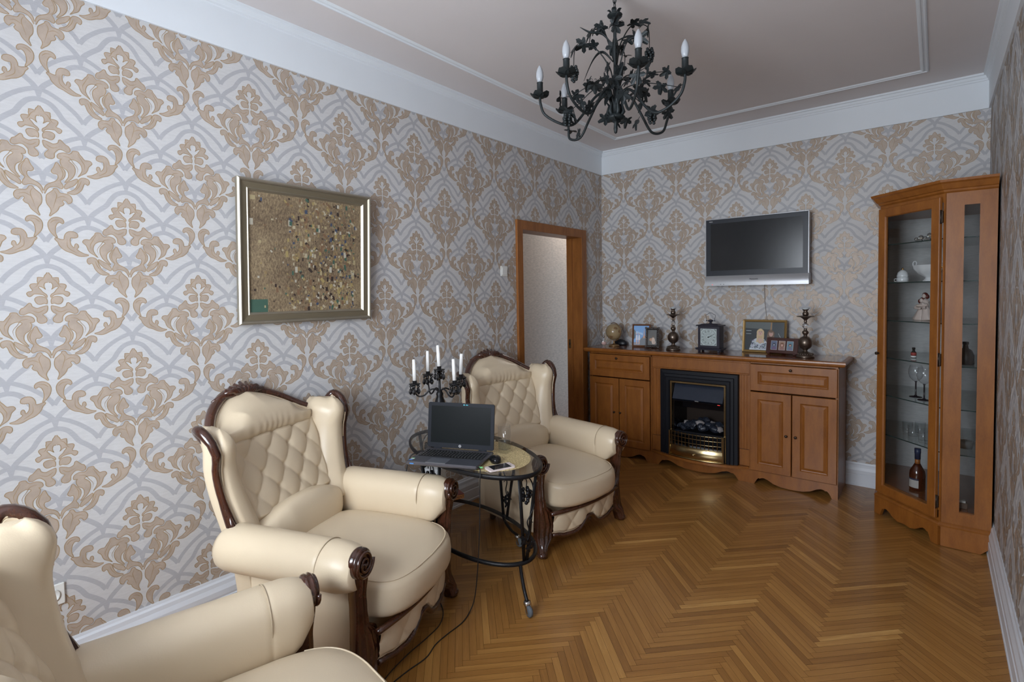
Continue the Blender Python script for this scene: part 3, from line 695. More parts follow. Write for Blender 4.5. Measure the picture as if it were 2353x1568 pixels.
    # inner wing pads
    for sg in (1, -1):
        m = MB(LEATHER); rings = []
        N = 34
        for i in range(N+1):
            q = i/N; z = .50+.488*q
            w = max(.05, 1-((q-.86)/.14)**2)**.5 if q > .86 else 1
            xfz = xf(z)-.004; ins = inx(z)-.06
            xfz += .020*(1-.75*q)
            r = []
            hx = (xfz-ins)/2+.018; cx = (xfz+ins)/2
            for k in range(28):
                an = 2*PI*k/28; c_, s_ = math.cos(an), math.sin(an)
                yy = yw(z)-.006-.044*(1-.15*q); wy = .050*w
                x = cx+hx*math.copysign(abs(c_)**.7, c_)*(.55+.45*w)
                # the pad splays inward towards the back
                y = yy-.045*(1-(x-ins)/(2*hx+.001))*1.0+wy*math.copysign(abs(s_)**.8, s_)
                r.append((x, sg*y, z+.006*math.sin(k)))
            rings.append(r)
        m.loft(rings, LEATHER, True, True, True)
        m.build('wing_pad', t)
    # seat box (sides and rear under the arms)
    m = MB(LEATHER)
    rings = []
    for z, g in ((.085, .012), (.10, 0), (.28, -.004), (.38, 0), (.40, .02)):
        r = []
        for k in range(64):
            a = 2*PI*k/64; c_, s_ = math.cos(a), math.sin(a)
            r.append((-.02+(.31-g)*math.copysign(abs(c_)**.22, c_)+(-.0), (.335-g)*math.copysign(abs(s_)**.22, s_), z))
        rings.append(r)
    m.loft(rings, LEATHER, True, True, True); m.build('seat_box', t)
    # seat cushion
    m = MB(LEATHER)
    def seat(p):
        x, y, z = p; k = (z-.335)/.10
        if x > .05: x += (x-.05)/.30*(.055*(1-(y/.31)**2)+.012*(1-k*k))
        z += .016*(1-(y/.29)**2)*max(0, k)-.030*(max(0, x-.10)/.30)**2*max(0, k)
        z -= max(0, -k)*.0
        return (x, y, z)
    m.loft(superel((.085, 0, .345), (.305, .290, .102), .36, .32, 30, 72, seat), LEATHER, True, True, True)
    pw_ = lambda a_, e_: math.copysign(abs(a_)**e_, a_)
    pp = []
    for k in range(61):
        a_ = -1.25+2.5*k/60; t_ = .52
        pp.append(seat((.085+.306*pw_(math.cos(t_), .36)*pw_(math.cos(a_), .32), .290*pw_(math.cos(t_), .36)*pw_(math.sin(a_), .32), .345+.1025*pw_(math.sin(t_), .36))))
    m.tube(pp, .0032, LEATHER, 6); m.build('seat_cushion', t)
    # arms
    for sg in (1, -1):
        m = MB(LEATHER); rings = []
        xs = [-.30, -.295, -.27, -.24, -.15, -.05, .05, .13, .19, .205, .210, .215, .23, .27, .30, .325, .338, .342]
        for i, x in enumerate(xs):
            q = (x+.30)/.64; r = .094
            if i < 4: r *= (.55, .75, .93, 1)[i]
            if x > .26: r = .094*(1-((x-.26)/.09)**2*.30)
            if abs(x-.210) < .002: r -= .0022
            ring = []
            for k in range(40):
                a = 2*PI*k/40; c_, s_ = math.cos(a), math.sin(a)
                yy = c_*r*1.02; zz = s_*r
                if s_ < 0: zz *= .95
                zz -= .085*max(0, -c_)**1.3*max(0, min(1, .5-s_))*max(0, min(1, (.345-x)/.06))      # inner side runs down to the seat
                wr = .0016*math.sin(k*2.6)*max(0, (x-.29)/.05)
                ring.append((x, sg*(.368+.006*q+yy+wr), .520-.006*q+zz+wr))
            rings.append(ring)
        m.loft(rings, LEATHER, True, True, True)
        m.tube([(.210, sg*(.368+.004+math.cos(a)*.0945), .518+math.sin(a)*.0925) for a in [PI*1.25*k/30-.25 for k in range(31)]], .0022, SEAM, 6)
        m.build('arm', t)
        # carved front post: scroll above, fluted pillar, foot
        m = MB(MAHOG)
        ZY = [(.0, .345, .395), (.05, .335, .400), (.10, .262, .398), (.17, .235, .392), (.235, .262, .386), (.29, .318, .384), (.36, .334, .388), (.44, .340, .396), (.50, .335, .408), (.545, .340, .418)]
        ZX = [(0, .356), (.04, .352), (.12, .330), (.25, .326), (.40, .330), (.50, .342), (.545, .350)]
        rings = []
        for i in range(44):
            z = .004+.541*i/43; yi = interp([(a, b) for a, b, c in ZY], z); yo = interp([(a, c) for a, b, c in ZY], z); x = interp(ZX, z)
            ring = []; K = 28
            for k in range(K+1):
                f = k/K; y = yi+(yo-yi)*f; bul = math.sin(PI*f)**.5
                fl = .0085*(math.cos(f*2*PI*4)-1)*.5*min(1, z/.07)
                ring.append((x+.022*bul+fl+.002, sg*y, z))
            ring += [(x-.030, sg*yo, z), (x-.045, sg*(yi+yo)/2, z), (x-.035, sg*yi, z)]
            rings.append(ring)
        m.loft(rings, MAHOG, True, True, True)
        # rolled volute
        Mv = Matrix.Translation((.345, sg*.380, .545)) @ Matrix.Rotation(PI/2, 4, 'Y')
        m.lathe([(.001, -.022), (.046, -.022), (.054, -.014), (.056, -.004), (.050, .002), (.056, .008), (.052, .016), (.042, .020), (.001, .020)], MAHOG, 36, Mv)
        sp = []; 
        for k in range(46):
            a = k/45*2.4*2*PI; r = .050*(1-k/45)**.9+.004; sp.append((.367+.004*k/45, sg*(.380+r*math.cos(a+PI)), .545+r*math.sin(a+PI)))
        m.tube(sp, [.0075-.0035*k/45 for k in range(46)], MAHOG, 8)
        m.sphere((.352, sg*.378, .018), .026, MAHOG, 16, 10, (1.2, 1.1, .8))
        m.build('front_post', t, 'dark carved mahogany front post with volute')
        # rear foot
        m = MB(MAHOG); m.lathe([(.001, 0), (.018, 0), (.022, .01), (.020, .05), (.028, .09), (.001, .09)], MAHOG, 18, Matrix.Translation((-.265, sg*.235, 0))); m.build('rear_leg', t)
    # front rail
    m = MB(MAHOG); pts = [(.362+.046*(1-(y/.31)**2), y, .240) for y in [-.31+.62*i/24 for i in range(25)]]
    m.tube(pts, .013, MAHOG, 10, flat=(1.0, 1.1)); m.build('front_rail', t)
    # tufted apron below the rail with a shaped lower edge
    LOW = [(0, .165), (.03, .160), (.055, .130), (.085, .108), (.13, .098), (.20, .100), (.255, .112), (.30, .118)]
    m = MB(LEATHER)
    def apr(a, b):
        y = (a-.5)*2*.285; lo = interp(LOW, abs(y)); z = lo+(.234-lo)*b
        u = PI*(y/.15+(z-.16)/.18); v = PI*(y/.15-(z-.16)/.18); p = (abs(math.sin(u))*abs(math.sin(v)))**.45
        e = min(1, b/.12)*min(1, (1-b)/.12)
        return (.346+.046*(1-(y/.30)**2)+.012*p*e+.006*e-.006*(1-b), y, z)
    m.grid(apr, 90, 22); m.tube([apr(i/60, 0) for i in range(61)], .0035, LEATHER, 6); m.build('apron', t)
    m = MB(MAHOG)
    pts = []
    for i in range(41):
        y = -.285+.57*i/40; lo = interp(LOW, abs(y)); pts.append((.342+.046*(1-(y/.30)**2), y, lo-.012))
    m.tube(pts, .013, MAHOG, 10, flat=(1, 1.2))
    for k in range(-3, 4):
        a = k*.33; m.tube([(.365, k*.003, .092), (.374, math.sin(a)*.028, .120), (.366, math.sin(a)*.050, .118+.035*math.cos(a))], [.005, .009, .004], MAHOG, 8)
    m.build('lower_rail', t, 'dark shaped rail with a carved shell')
    return t
chair = make_chair()
chair.location = (.60, -3.44, 0); chair.rotation_euler.z = math.radians(20.5); chair['label'] = 'cream leather wing armchair between picture wall and laptop table, wholly in view'
c2 = copy_tree(chair); c2.location = (.655, -1.965, 0); c2.rotation_euler.z = math.radians(-9); c2['label'] = 'cream leather wing armchair farthest from camera, beside the doorway'
c3 = copy_tree(chair); c3.location = (1.370, -4.305, 0); c3.rotation_euler.z = math.radians(78); c3['label'] = 'nearest cream leather wing armchair, cut off at the lower left'
# ------------------------------------------------------------------ sideboard with fireplace niche along the back wall
YF = -.44
def panel_front(mb, x0, x1, z0, z1, yf, th=.02, mm=None, fr=.055, raise_=True):
    """raised-and-fielded front facing -y; yf = outer face"""
    st = [(0, th), (0, .003), (.003, 0), (fr, 0), (fr+.007, .007), (fr+.012, .009), (fr+.030, .001), (fr+.032, .001)] if raise_ else [(0, th), (0, .002), (.002, 0), (fr, 0)]
    rings = [[(x0+i, yf+d, z0+i), (x1-i, yf+d, z0+i), (x1-i, yf+d, z1-i), (x0+i, yf+d, z1-i)] for i, d in st]
    mb.loft(rings, mm, True, True, False)
    g = [(x0+fr+.006, yf+.0064), (x1-fr-.006, yf+.0064)]
def knob(mb, x, y, z, m=BRONZE, M=None):
    mb.lathe([(.001, .0), (.006, 0), (.005, .006), (.0075, .012), (.0105, .017), (.010, .021), (.006, .024), (.001, .0245)], m, 16, Matrix.Translation((x, y, z)) @ Matrix.Rotation(PI/2, 4, 'X'))
sb = thing('sideboard', 'long cherry-wood sideboard with fireplace niche along the far wall', 'sideboard')
KNOB = mat('dark_bronze', (.06, .045, .035), .3, metal=.8)
m = MB(CHERRY)
# carcass
m.box(.105, 2.17, YF+.004, YF+.02, .10, .118)
m.box(.105, .125, YF+.02, -.035, .0, .968); m.box(2.150, 2.170, YF+.002, -.035, .0, .968)
m.box(.735, .755, YF+.02, -.035, .10, .968); m.box(1.545, 1.565, YF+.02, -.035, .10, .968)
m.box(.105, 2.17, -.05, -.035, .1, .968)
m.box(.105, .735, YF+.02, -.05, .10, .12); m.box(1.565, 2.15, YF+.02, -.05, .10, .12)
m.box(.105, .112, YF, YF+.02, .10, .968); m.box(.729, .739, YF, YF+.02, .10, .968); m.box(1.561, 1.569, YF, YF+.02, .10, .968); m.box(2.1655, 2.17, YF, YF+.02, .10, .968)
m.box(.105, .739, YF+.0, YF+.02, .956, .968); m.box(1.561, 2.17, YF, YF+.02, .956, .968)
m.build('carcass', sb)
# top
TP = [(.054, -.478), (2.214, -.478), (2.214, -.036), (.054, -.036)]
def slab(z, i): return [(.054+i, -.470+i, z), (2.214-i, -.470+i, z), (2.214-i, -.034, z), (.054+i, -.034, z)]
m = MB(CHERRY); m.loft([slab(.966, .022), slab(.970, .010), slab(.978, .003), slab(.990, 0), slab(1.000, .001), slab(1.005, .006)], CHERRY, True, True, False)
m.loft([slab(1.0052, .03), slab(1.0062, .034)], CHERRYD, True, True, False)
m.build('countertop', sb, 'dark polished top with a lighter moulded edge')
# plinth with scalloped arches
def arch(x0, x1):
    w = x1-x0; c_ = [(0, 0), (.03, .030), (.055, .045), (.075, .043), (.10, .050), (.13, .052), (.18, .044), (.26, .020), (.36, .006), (.5, .001)]
    L_ = [(x0+a*w, b+.004) for a, b in c_]; R_ = [(x1-a*w, b+.004) for a, b in c_[-2::-1]]; return L_+R_
low = [(.105, 0), (.145, 0)]+arch(.145, .690)+[(.69, 0), (.80, 0)]+arch(.80, 1.475)+[(1.475, 0), (1.60, 0)]+arch(1.60, 2.13)+[(2.13, 0), (2.17, 0)]
m = MB(CHERRY)
pl = low+[(2.17, .104), (.105, .104)]
m.prism(pl, YF+.0, YF+.02, CHERRY)
m.build('plinth', sb)
# frieze, pilasters
m = MB(CHERRY); m.box(.740, 1.560, YF+.004, YF+.022, .868, .952, bev=.002); m.box(.740, 1.560, YF-.001, YF+.02, .858, .868, bev=.002); m.box(.74, 1.56, YF+.0065, YF+.022, .952, .966)
m.build('frieze_panel', sb)
for x0, x1 in ((.740, .826), (1.484, 1.560)):
    m = MB(CHERRY); st = []
    n = 5; w = (x1-x0)
    # fluted pilaster: profile across x, extruded in z
    pr = [(x0, YF+.022), (x0, YF+.006)]
    for k in range(n):
        a = x0+.010+(w-.020)*k/n; b = x0+.010+(w-.020)*(k+1)/n
        pr += [(a+.001, YF+.006), (a+.003, YF+.0095), (b-.003, YF+.0095), (b-.001, YF+.006)] if k % 2 == 0 else [(a, YF+.006), (b, YF+.006)]
    pr += [(x1, YF+.006), (x1, YF+.022)]
    m.prism([(a, b) for a, b in pr], .264, .856, CHERRY, axis='z')
    m.box(x0, x1, YF+.006, YF+.022, .128, .258, bev=.0015); m.box(x0, x1, YF+.010, YF+.022, .256, .266, CHERRYG)
    m.build('pilaster', sb)
# hearth shelf bowed outward
m = MB(CHERRY)
pts = []
for i in range(31):
    x = .742+.816*i/30; q = (x-1.15)/.408; b = (1-abs(q)**2.2); pts.append((x, YF-.003-.105*b))
poly = pts+[(1.545, -.20), (.755, -.20)]
m.prism(poly, .112, .126, CHERRY, axis='z'); m.prism([(x, y+.006) for x, y in pts]+[(1.545, -.21), (.755, -.21)], .104, .113, CHERRY, axis='z')
m.build('hearth_shelf', sb)
# bowed apron under the hearth
for x0, x1, kx in ((.114, .724, .405), (1.571, 2.163, 1.86)):
    m = MB(CHERRY); panel_front(m, x0, x1, .744, .952, YF-.018); dr = m.build('drawer', sb)
    m = MB(KNOB); knob(m, kx, YF-.018, .922, KNOB); m.build('knob', dr)
for x0, x1, kx in ((.114, .420, .378), (.426, .725, .440), (1.571, 1.864, 1.832), (1.870, 2.163, 1.896)):
    m = MB(CHERRY); panel_front(m, x0, x1, .112, .734, YF-.018); dr = m.build('door', sb)
    m = MB(KNOB); knob(m, kx, YF-.018, .42, KNOB); m.build('knob', dr)

# electric fireplace insert standing on the hearth shelf
fp = thing('electric_fireplace', 'black and brass electric fireplace set in the sideboard niche', 'fireplace', (0, 0, 0))
m = MB(BLACKM)
def frame_ring(x0, x1, z0, z1, st, zz0=.1265):
    rings = [[(x0+i, d, zz0), (x0+i, d, z1-i), (x1-i, d, z1-i), (x1-i, d, zz0)] for i, d in st]
    return rings
m.loft(frame_ring(.828, 1.482, .13, .856, [(0, YF+.03), (0, YF-.020), (.004, YF-.024), (.030, YF-.026), (.034, YF-.034), (.055, YF-.036), (.060, YF-.044), (.085, YF-.044), (.095, YF-.030), (.098, YF-.01), (.105, YF+.04), (.105, -.12)]), BLACKM, False, False, False)
m.box(.83, 1.48, -.13, -.12, .127, .85)
m.build('surround', fp)
m = MB(BRASS)
m.loft(frame_ring(.922, 1.388, .13, .764, [(0, YF-.028), (0, YF-.033), (.014, YF-.033), (.018, YF-.02), (.018, YF+.0)]), BRASS, False, False, False)
m.build('brass_trim', fp, 'brass inner trim')
m = MB(BLACKG); m.box(.93, 1.38, -.24, -.125, .50, .75); m.box(.935, .945, YF, -.13, .13, .75); m.box(1.365, 1.375, YF, -.13, .13, .75)
m.box(.94, 1.37, -.145, -.140, .3, .6, mat('smoked_back', (.035, .025, .02), .25)); m.build('firebox', fp)
# sloping hood
m = MB(NAVY)
m.loft([[(.945, YF+.02, .735), (1.365, YF+.02, .735), (1.365, YF-.04, .615), (.945, YF-.04, .615)][::1], [(.945, YF+.05, .735), (1.365, YF+.05, .735), (1.365, YF-.01, .600), (.945, YF-.01, .600)]], NAVY, True, True, False)
m.box(.945, 1.365, YF-.04, YF+.06, .598, .604, BLACKG)
text(m, 'DIMPLEX', .008, PRINT, Matrix.Translation((1.155, YF-.0415, .610)) @ Matrix.Rotation(PI/2, 4, 'X'))
m.box(1.325, 1.345, YF-.041, YF-.02, .596, .600, REDL)
m.build('hood', fp, 'dark blue sloping hood')
# coals
rc = random.Random(3); m = MB(mat('coal', (.022, .028, .042), .35, noise=.5, nscale=30))
COALW = mat('coal_ash', (.30, .28, .28), .4)
for k in range(46):
    x = rc.uniform(.965, 1.345); y = rc.uniform(YF-.03, -.22); z = .345+.035*rc.random()+.035*math.exp(-((x-1.16)/.12)**2); r = rc.uniform(.024, .040)
    Mx = Matrix.Translation((x, y, z)) @ Matrix.Rotation(rc.random()*3, 4, 'Z') @ Matrix.Rotation(rc.random()*3, 4, 'X')
    q = []
    for i in range(6):
        a = PI*(i+.5)/6-PI/2
        q.append([(r*1.3*math.cos(a)*math.cos(2*PI*j/7)*rc.uniform(.8, 1.15), r*math.cos(a)*math.sin(2*PI*j/7)*rc.uniform(.8, 1.15), r*.7*math.sin(a)) for j in range(7)])
    m.loft(q, COALW if k % 7 == 3 else None, True, True, False, Mx)
m.box(.95, 1.36, YF, -.18, .30, .335, BLACKM)
m.build('coals', fp, 'grey-blue artificial coals')
# brass fret and fender, bowed
m = MB(BRASS)
bow = lambda x, o=0: YF-.048-.040*(1-((x-1.155)/.225)**2)-o
for z in (.226, .262, .300, .335):
    m.tube([(x, bow(x), z) for x in [.935+.44*i/24 for i in range(25)]], .0028, BRASS, 6)
for i in range(14):
    x = .945+.42*i/13; m.box(x-.0028, x+.0028, bow(x)-.004, bow(x)+.003, .226, .345-(0 if i % 1 else 0))
m.build('fret', fp, 'brass fret over the coals')
m = MB(BRASS)
def fend(a, b):
    x = .935+.44*a; z = .132+.092*b; return (x, bow(x, .010+.012*math.sin(PI*b)), z)
m.grid(fend, 30, 8); m.tube([(x, bow(x, .016), .134) for x in [.930+.45*i/24 for i in range(25)]], .006, BRASS, 8); m.tube([(x, bow(x, .012), .222) for x in [.932+.446*i/24 for i in range(25)]], .004, BRASS, 8)
for x in (.930, 1.380): m.box(x-.006, x+.006, YF-.075, YF-.03, .128, .345, bev=.001)
knob(m, 1.155, bow(1.155, .022), .178, BRASS)
m.build('fender', fp, 'polished brass bowed ash panel with a knob')

# ------------------------------------------------------------------ television
tv = thing('television', 'wall-mounted television with silver lower strip', 'television', (1.515, -.035, 1.575), rot=(-.0, 0, 0))
m = MB(BEZEL); M0 = rotm(0, 0, 0, (0, -.015, 0)); w2 = .405
m.box(-w2+.004, w2-.004, -.085, -.0, .004, .574, SILVER, bev=.006)
m.build('housing', tv)
m = MB(BEZEL); rings = [[(-w2+i, d, .085+i*.2), (w2-i, d, .085+i*.2), (w2-i, d, .577-i), (-w2+i, d, .577-i)] for i, d in ((0, -.083), (.001, -.088), (.012, -.088), (.012, -.088))]
m.loft(rings, BEZEL, True, True, False)
m.build('bezel', tv)
m = MB(SILVER); st = [(-w2, .577), (w2, .577), (w2, .085), (-w2, .085)]
for a, b in (((-w2, .085), (-w2+.004, .577)), ((w2-.004, .085), (w2, .577))): m.box(a[0], b[0], -.092, -.083, a[1], b[1])
m.box(-w2, w2, -.092, -.083, .573, .577); m.build('edge_strip', tv, 'thin silver edge')
m = MB(SCREEN); m.box(-.362, .362, -.0895, -.086, .130, .538); m.build('screen', tv)
m = MB(SILVER)
m.loft([[(x, -.086-.022*math.sin(min(1, b*1.25)*PI*.5)*(1-.15*b), .088*(1-b)-.002) for b in [i/8 for i in range(9)]] for x in (-w2-.002, w2+.002)], SILVER, False, False, True)
m.box(-w2-.002, w2+.002, -.100, -.02, -.002, .004, BEZEL); m.box(-w2-.002, w2+.002, -.084, -.02, .0, .088)
text(m, 'Panasonic', .017, PRINTK, Matrix.Translation((0, -.1075, .050)) @ Matrix.Rotation(PI/2, 4, 'X'))
m.box(-.345, -.338, -.109, -.10, .006, .010, REDL)
for x in (-.27, -.245): m.box(x-.003, x+.003, -.109, -.10, .008, .012, PRINTK)
m.build('speaker_strip', tv, 'silver lower strip with dark lettering')
m = MB(PRINT); text(m, 'VIERA', .012, PRINT, Matrix.Translation((-.360, -.0888, .556)) @ Matrix.Rotation(PI/2, 4, 'X')); m.build('badge', tv)
m = MB(mat('grey_cord', (.42, .38, .36), .6)); m.tube([(a-1.515, b+.035, c-1.575) for a, b, c in cr([(1.566, -.012, 1.58), (1.566, -.006, 1.5), (1.572, -.006, 1.40), (1.585, -.006, 1.28), (1.592, -.006, 1.15), (1.60, -.006, 1.01)], 6)], .0028, None, 6)
m.build('cord', tv, 'thin grey cord down the wall')

# ------------------------------------------------------------------ things on the sideboard
ZT_ = 1.0065
# globe
g = thing('globe', 'small antique-brown desk globe on the left of the sideboard', 'globe', (.248, -.218, ZT_), -.3)
m = MB(GLOBEM); m.sphere((0, 0, .140), .080, GLOBEM, 28, 18)
LAND = mat('globe_land', (.22, .13, .06), .3, coat=.4)
for k in range(9):
    a = k*.72; b = rc.uniform(-.7, .8); n = Vector((math.cos(a)*math.cos(b), math.sin(a)*math.cos(b), math.sin(b))); u_ = n.cross(Vector((0, 0, 1))).normalized(); v_ = n.cross(u_)
    P = [(Vector((0, 0, .14))+(n+u_*(.28*math.cos(2*PI*i/14)*rc.uniform(.6, 1.2))+v_*(.22*math.sin(2*PI*i/14)*rc.uniform(.6, 1.2))).normalized()*.0806) for i in range(14)]
    m.add([tuple(Vector((0, 0, .14))+n*.0812)]+[tuple(p) for p in P], [(0, i+1, (i+1) % 14+1) for i in range(14)], LAND, True)
m.build('sphere', g)
m = MB(BRONZE); m.tube([(.088*math.sin(a), 0, .140+.088*math.cos(a)) for a in [-.5+(PI+.5)*i/26*1.0 for i in range(27)]], .004, mat('gold_brown', (.30, .18, .08), .35, metal=.6), 8); m.build('meridian_arm', g)
m = MB(MAT['gold_brown']); m.lathe([(.001, 0), (.050, 0), (.052, .006), (.046, .014), (.014, .022), (.008, .03), (.009, .045), (.006, .055), (.001, .056)], None, 32); m.build('base', g)
# perfume flask
p_ = thing('glass_flask', 'small round clear glass scent flask left of the globe', 'flask', (.160, -.262, ZT_), .5)
m = MB(CRYSTAL); m.sphere((0, 0, .038), .036, CRYSTAL, 22, 14, (1, .45, 1)); m.lathe([(.008, .070), (.007, .082), (.001, .083)], CRYSTAL, 14); m.build('bottle', p_)
m = MB(mat('pink_liquid', (.62, .40, .36), .1)); m.sphere((0, 0, .028), .024, None, 18, 10, (1, .4, .75)); m.build('liquid', p_)
m = MB(CHROME); m.lathe([(.001, .083), (.008, .083), (.009, .096), (.005, .106), (.001, .107)], CHROME, 14); m.build('stopper', p_)
# dark trinket behind the globe
m = MB(mat('dark_trinket', (.012, .014, .018), .4), Matrix.Translation((.245, -.085, ZT_)))
m.lathe([(.001, 0), (.045, 0), (.050, .012), (.046, .035), (.030, .050), (.012, .056), (.001, .060)], None, 24, Matrix.Diagonal((1.5, .7, 1, 1))); tag(m.build('trinket_box'), 'dark lidded trinket box on the sideboard behind the globe', 'box')
# photo frames
def photo_frame(name, label, x, y, rz, w, h, fm, fw, lean=.14, strut=True, th=.014, prof=None, z0=0, foot=0):
    t = thing(name, label, 'photo frame', (x, y, ZT_), 0, rot=(-lean, 0, rz))
    m = MB(fm); zb = foot
    prof = prof or [(0, .0), (0, -th), (.003, -th-.002), (fw*.5, -th), (fw-.001, -th+.005), (fw, -.004)]
    cs = [(-w/2, zb, 1, 1), (w/2, zb, -1, 1), (w/2, zb+h, -1, -1), (-w/2, zb+h, 1, -1)]
    m.loft([[(cs[q % 4][0]+cs[q % 4][2]*a, b, cs[q % 4][1]+cs[q % 4][3]*a) for a, b in prof] for q in range(5)], fm, True, False, False)
    m.box(-w/2+.002, w/2-.002, -.003, 0, zb+.002, zb+h-.002, fm)
    m.build('frame', t)
    if strut:
        m = MB(fm); m.prism([(.0, zb+h*.62), (.0, zb+.01+h*.1), (h*.30, .0+h*.30*math.sin(lean)+.002)], -.015, .015, fm, 'x'); m.build('strut', t)
    return t
Mp = lambda zb: Matrix.Translation((0, -.005, zb))
def faceset(cx, cz, r, hair, skin=(.62, .40, .32), lips=(.5, .12, .12), hairlen=1.6, asp=1):
    S_ = flat(*skin); H_ = flat(*hair); K_ = flat(.06, .04, .035)
    ax = r; az = r*asp
    return [(ell(cx, cz-az*.35*(hairlen-1), ax*1.45, az*(1.25+.5*(hairlen-1)), 24), H_), (ell(cx, cz-az*.05, ax*.86, az*1.12, 24), S_),
            (ell(cx, cz+az*.78, ax*.9, az*.42, 16), H_),
            (ell(cx-ax*.36, cz+az*.12, ax*.17, az*.08, 10), K_), (ell(cx+ax*.36, cz+az*.12, ax*.17, az*.08, 10), K_),
            (ell(cx-ax*.36, cz+az*.30, ax*.22, az*.05, 10), flat(.22, .12, .07)), (ell(cx+ax*.36, cz+az*.30, ax*.22, az*.05, 10), flat(.22, .12, .07)),
            ([(cx-ax*.03, cz+az*.1), (cx+ax*.1, cz-az*.3), (cx-ax*.1, cz-az*.3)], flat(.50, .30, .24)),
            (ell(cx, cz-az*.55, ax*.28, az*.10, 12), flat(*lips))]
# blue sky picture with tower and two people in white
t = photo_frame('photo_frame', 'wooden frame with a blue-sky photograph of two people in white', .500, -.145, .26, .172, .215, mat('walnut_frame', (.17, .065, .025), .4), .014)
m = MB(); wi, hi = .172-.028, .215-.028
tower = [(.60, .36), (.655, .52), (.675, .75), (.685, .93), (.695, .75), (.715, .52), (.77, .36), (.71, .36), (.69, .43), (.66, .36)]
lay = [(RECT, flat(.12, .34, .72)), ([(0, .55), (.3, .6), (.6, .5), (.6, .62), (.2, .72), (0, .66)], flat(.35, .55, .80)), ([(.35, 0), (1, 0), (1, .48), (.80, .50), (.55, .40), (.42, .28)], flat(.08, .10, .13)), ([(.0, 0), (.4, 0), (.42, .18), (0, .14)], flat(.20, .20, .26)), ([(0, .3), (.10, .36), (.12, .70), (.04, .80), (0, .78)], flat(.02, .05, .06)), (tower, flat(.62, .28, .12))]
for cx in (.20, .36):
    lay += [([(cx-.07, .26), (cx+.07, .26), (cx+.045, .52), (cx-.045, .52)], flat(.75, .78, .85)), ([(cx-.035, .05), (cx-.01, .05), (cx, .27), (cx-.045, .27)], flat(.65, .42, .36)), ([(cx+.01, .05), (cx+.035, .05), (cx+.045, .27), (cx, .27)], flat(.65, .42, .36)), (ell(cx, .57, .03, .035, 12), flat(.65, .42, .36)), ([(cx-.045, .50), (cx-.03, .52), (cx-.07, .66), (cx-.085, .65)], flat(.65, .42, .36))]
picture(m, lay, wi, hi, Mp(.014)); m.build('photograph', t)
# dark ornate frame
OR_ = mat('ornate_dark_silver', (.10, .09, .085), .3, metal=.7, bump=1, bscale=160)
t = photo_frame('photo_frame', 'small ornate dark silver frame overlapping the blue-sky photograph', .632, -.192, .20, .125, .185, OR_, .022, foot=.004)
m = MB(OR_)
for sx in (-1, 1):
    for z in (.008, .185): m.sphere((sx*.058, -.014, z), .011, OR_, 12, 8, (1, .6, 1))
    for k in range(9): m.sphere((sx*.052, -.017, .02+.019*k), .0055, OR_, 8, 6, (1, .6, 1.3))
for k in range(6):
    for z in (.014, .180): m.sphere((-.042+.017*k, -.017, z), .0055, OR_, 8, 6, (1.3, .6, 1))
m.build('ornament', t)
m = MB(); picture(m, [(RECT, flat(.035, .035, .03)), (ell(.5, .5, .42, .48, 28), flat(.06, .055, .045)), (ell(.42, .36, .24, .10, 16), flat(.45, .22, .10)), (ell(.62, .28, .18, .22, 18), flat(.62, .48, .38)), (ell(.60, .50, .10, .08, 14), flat(.62, .46, .36)), (ell(.60, .55, .12, .06, 14), flat(.10, .06, .03)), (ell(.75, .18, .14, .12, 14), flat(.50, .38, .30))], .085, .145, Mp(.024)); m.build('photograph', t)
# candlesticks
def candlestick(x, y, label, rz=0):
    t = thing('candlestick', label, 'candlestick', (x, y, ZT_), rz, 'pewter candlesticks on the sideboard')
    B = [(.001, 0), (.062, 0), (.064, .006), (.060, .014), (.056, .018), (.050, .022), (.044, .034), (.030, .040), (.020, .044), (.013, .052), (.018, .058)]
    for k in range(15):
        a = -PI/2+.38+(PI-.62)*k/14; B.append((.0495*math.cos(a), .112+.0535*math.sin(a)))
    B += [(.013, .168), (.014, .176), (.020, .182), (.0235, .192), (.020, .202), (.012, .208), (.010, .214), (.013, .218), (.010, .221), (.001, .222)]
    m = MB(BRONZE); m.lathe(B, BRONZE, 36)
    for k in range(18):
        a = 2*PI*k/18; m.sphere((.051*math.cos(a), .051*math.sin(a), .026), .006, BRONZE, 8, 6, (1, 1, 1.2))
    m.build('base', t)
    m = MB(CLEARG); m.lathe([(.001, .221), (.010, .221), (.020, .232), (.0225, .243), (.020, .254), (.010, .264), (.001, .264)], CLEARG, 10, smooth=False); m.build('glass_bead', t, 'clear faceted glass bead')
    m = MB(BRONZE); m.lathe([(.001, .263), (.010, .264), (.009, .270), (.012, .276), (.009, .282), (.014, .292), (.026, .302), (.040, .312), (.052, .317), (.062, .313), (.063, .315), (.052, .320), (.038, .316), (.014, .308), (.012, .316), (.020, .324), (.0225, .336), (.018, .348), (.013, .356), (.020, .364), (.024, .370), (.001, .370)], BRONZE, 32)
    m.build('drip_pan', t)
    m = MB(mat('frosted_cup', (.50, .55, .58), .3) if 'frosted_cup' not in MAT else MAT['frosted_cup']); m.lathe([(.001, .368), (.023, .370), (.028, .382), (.026, .382), (.021, .374), (.001, .374)], None, 28); m.build('cup', t, 'pale frosted cup')
candlestick(.866, -.262, 'pewter ball-stem candlestick between the small frames and the clock')
candlestick(1.924, -.270, 'pewter ball-stem candlestick at the right end of the sideboard')
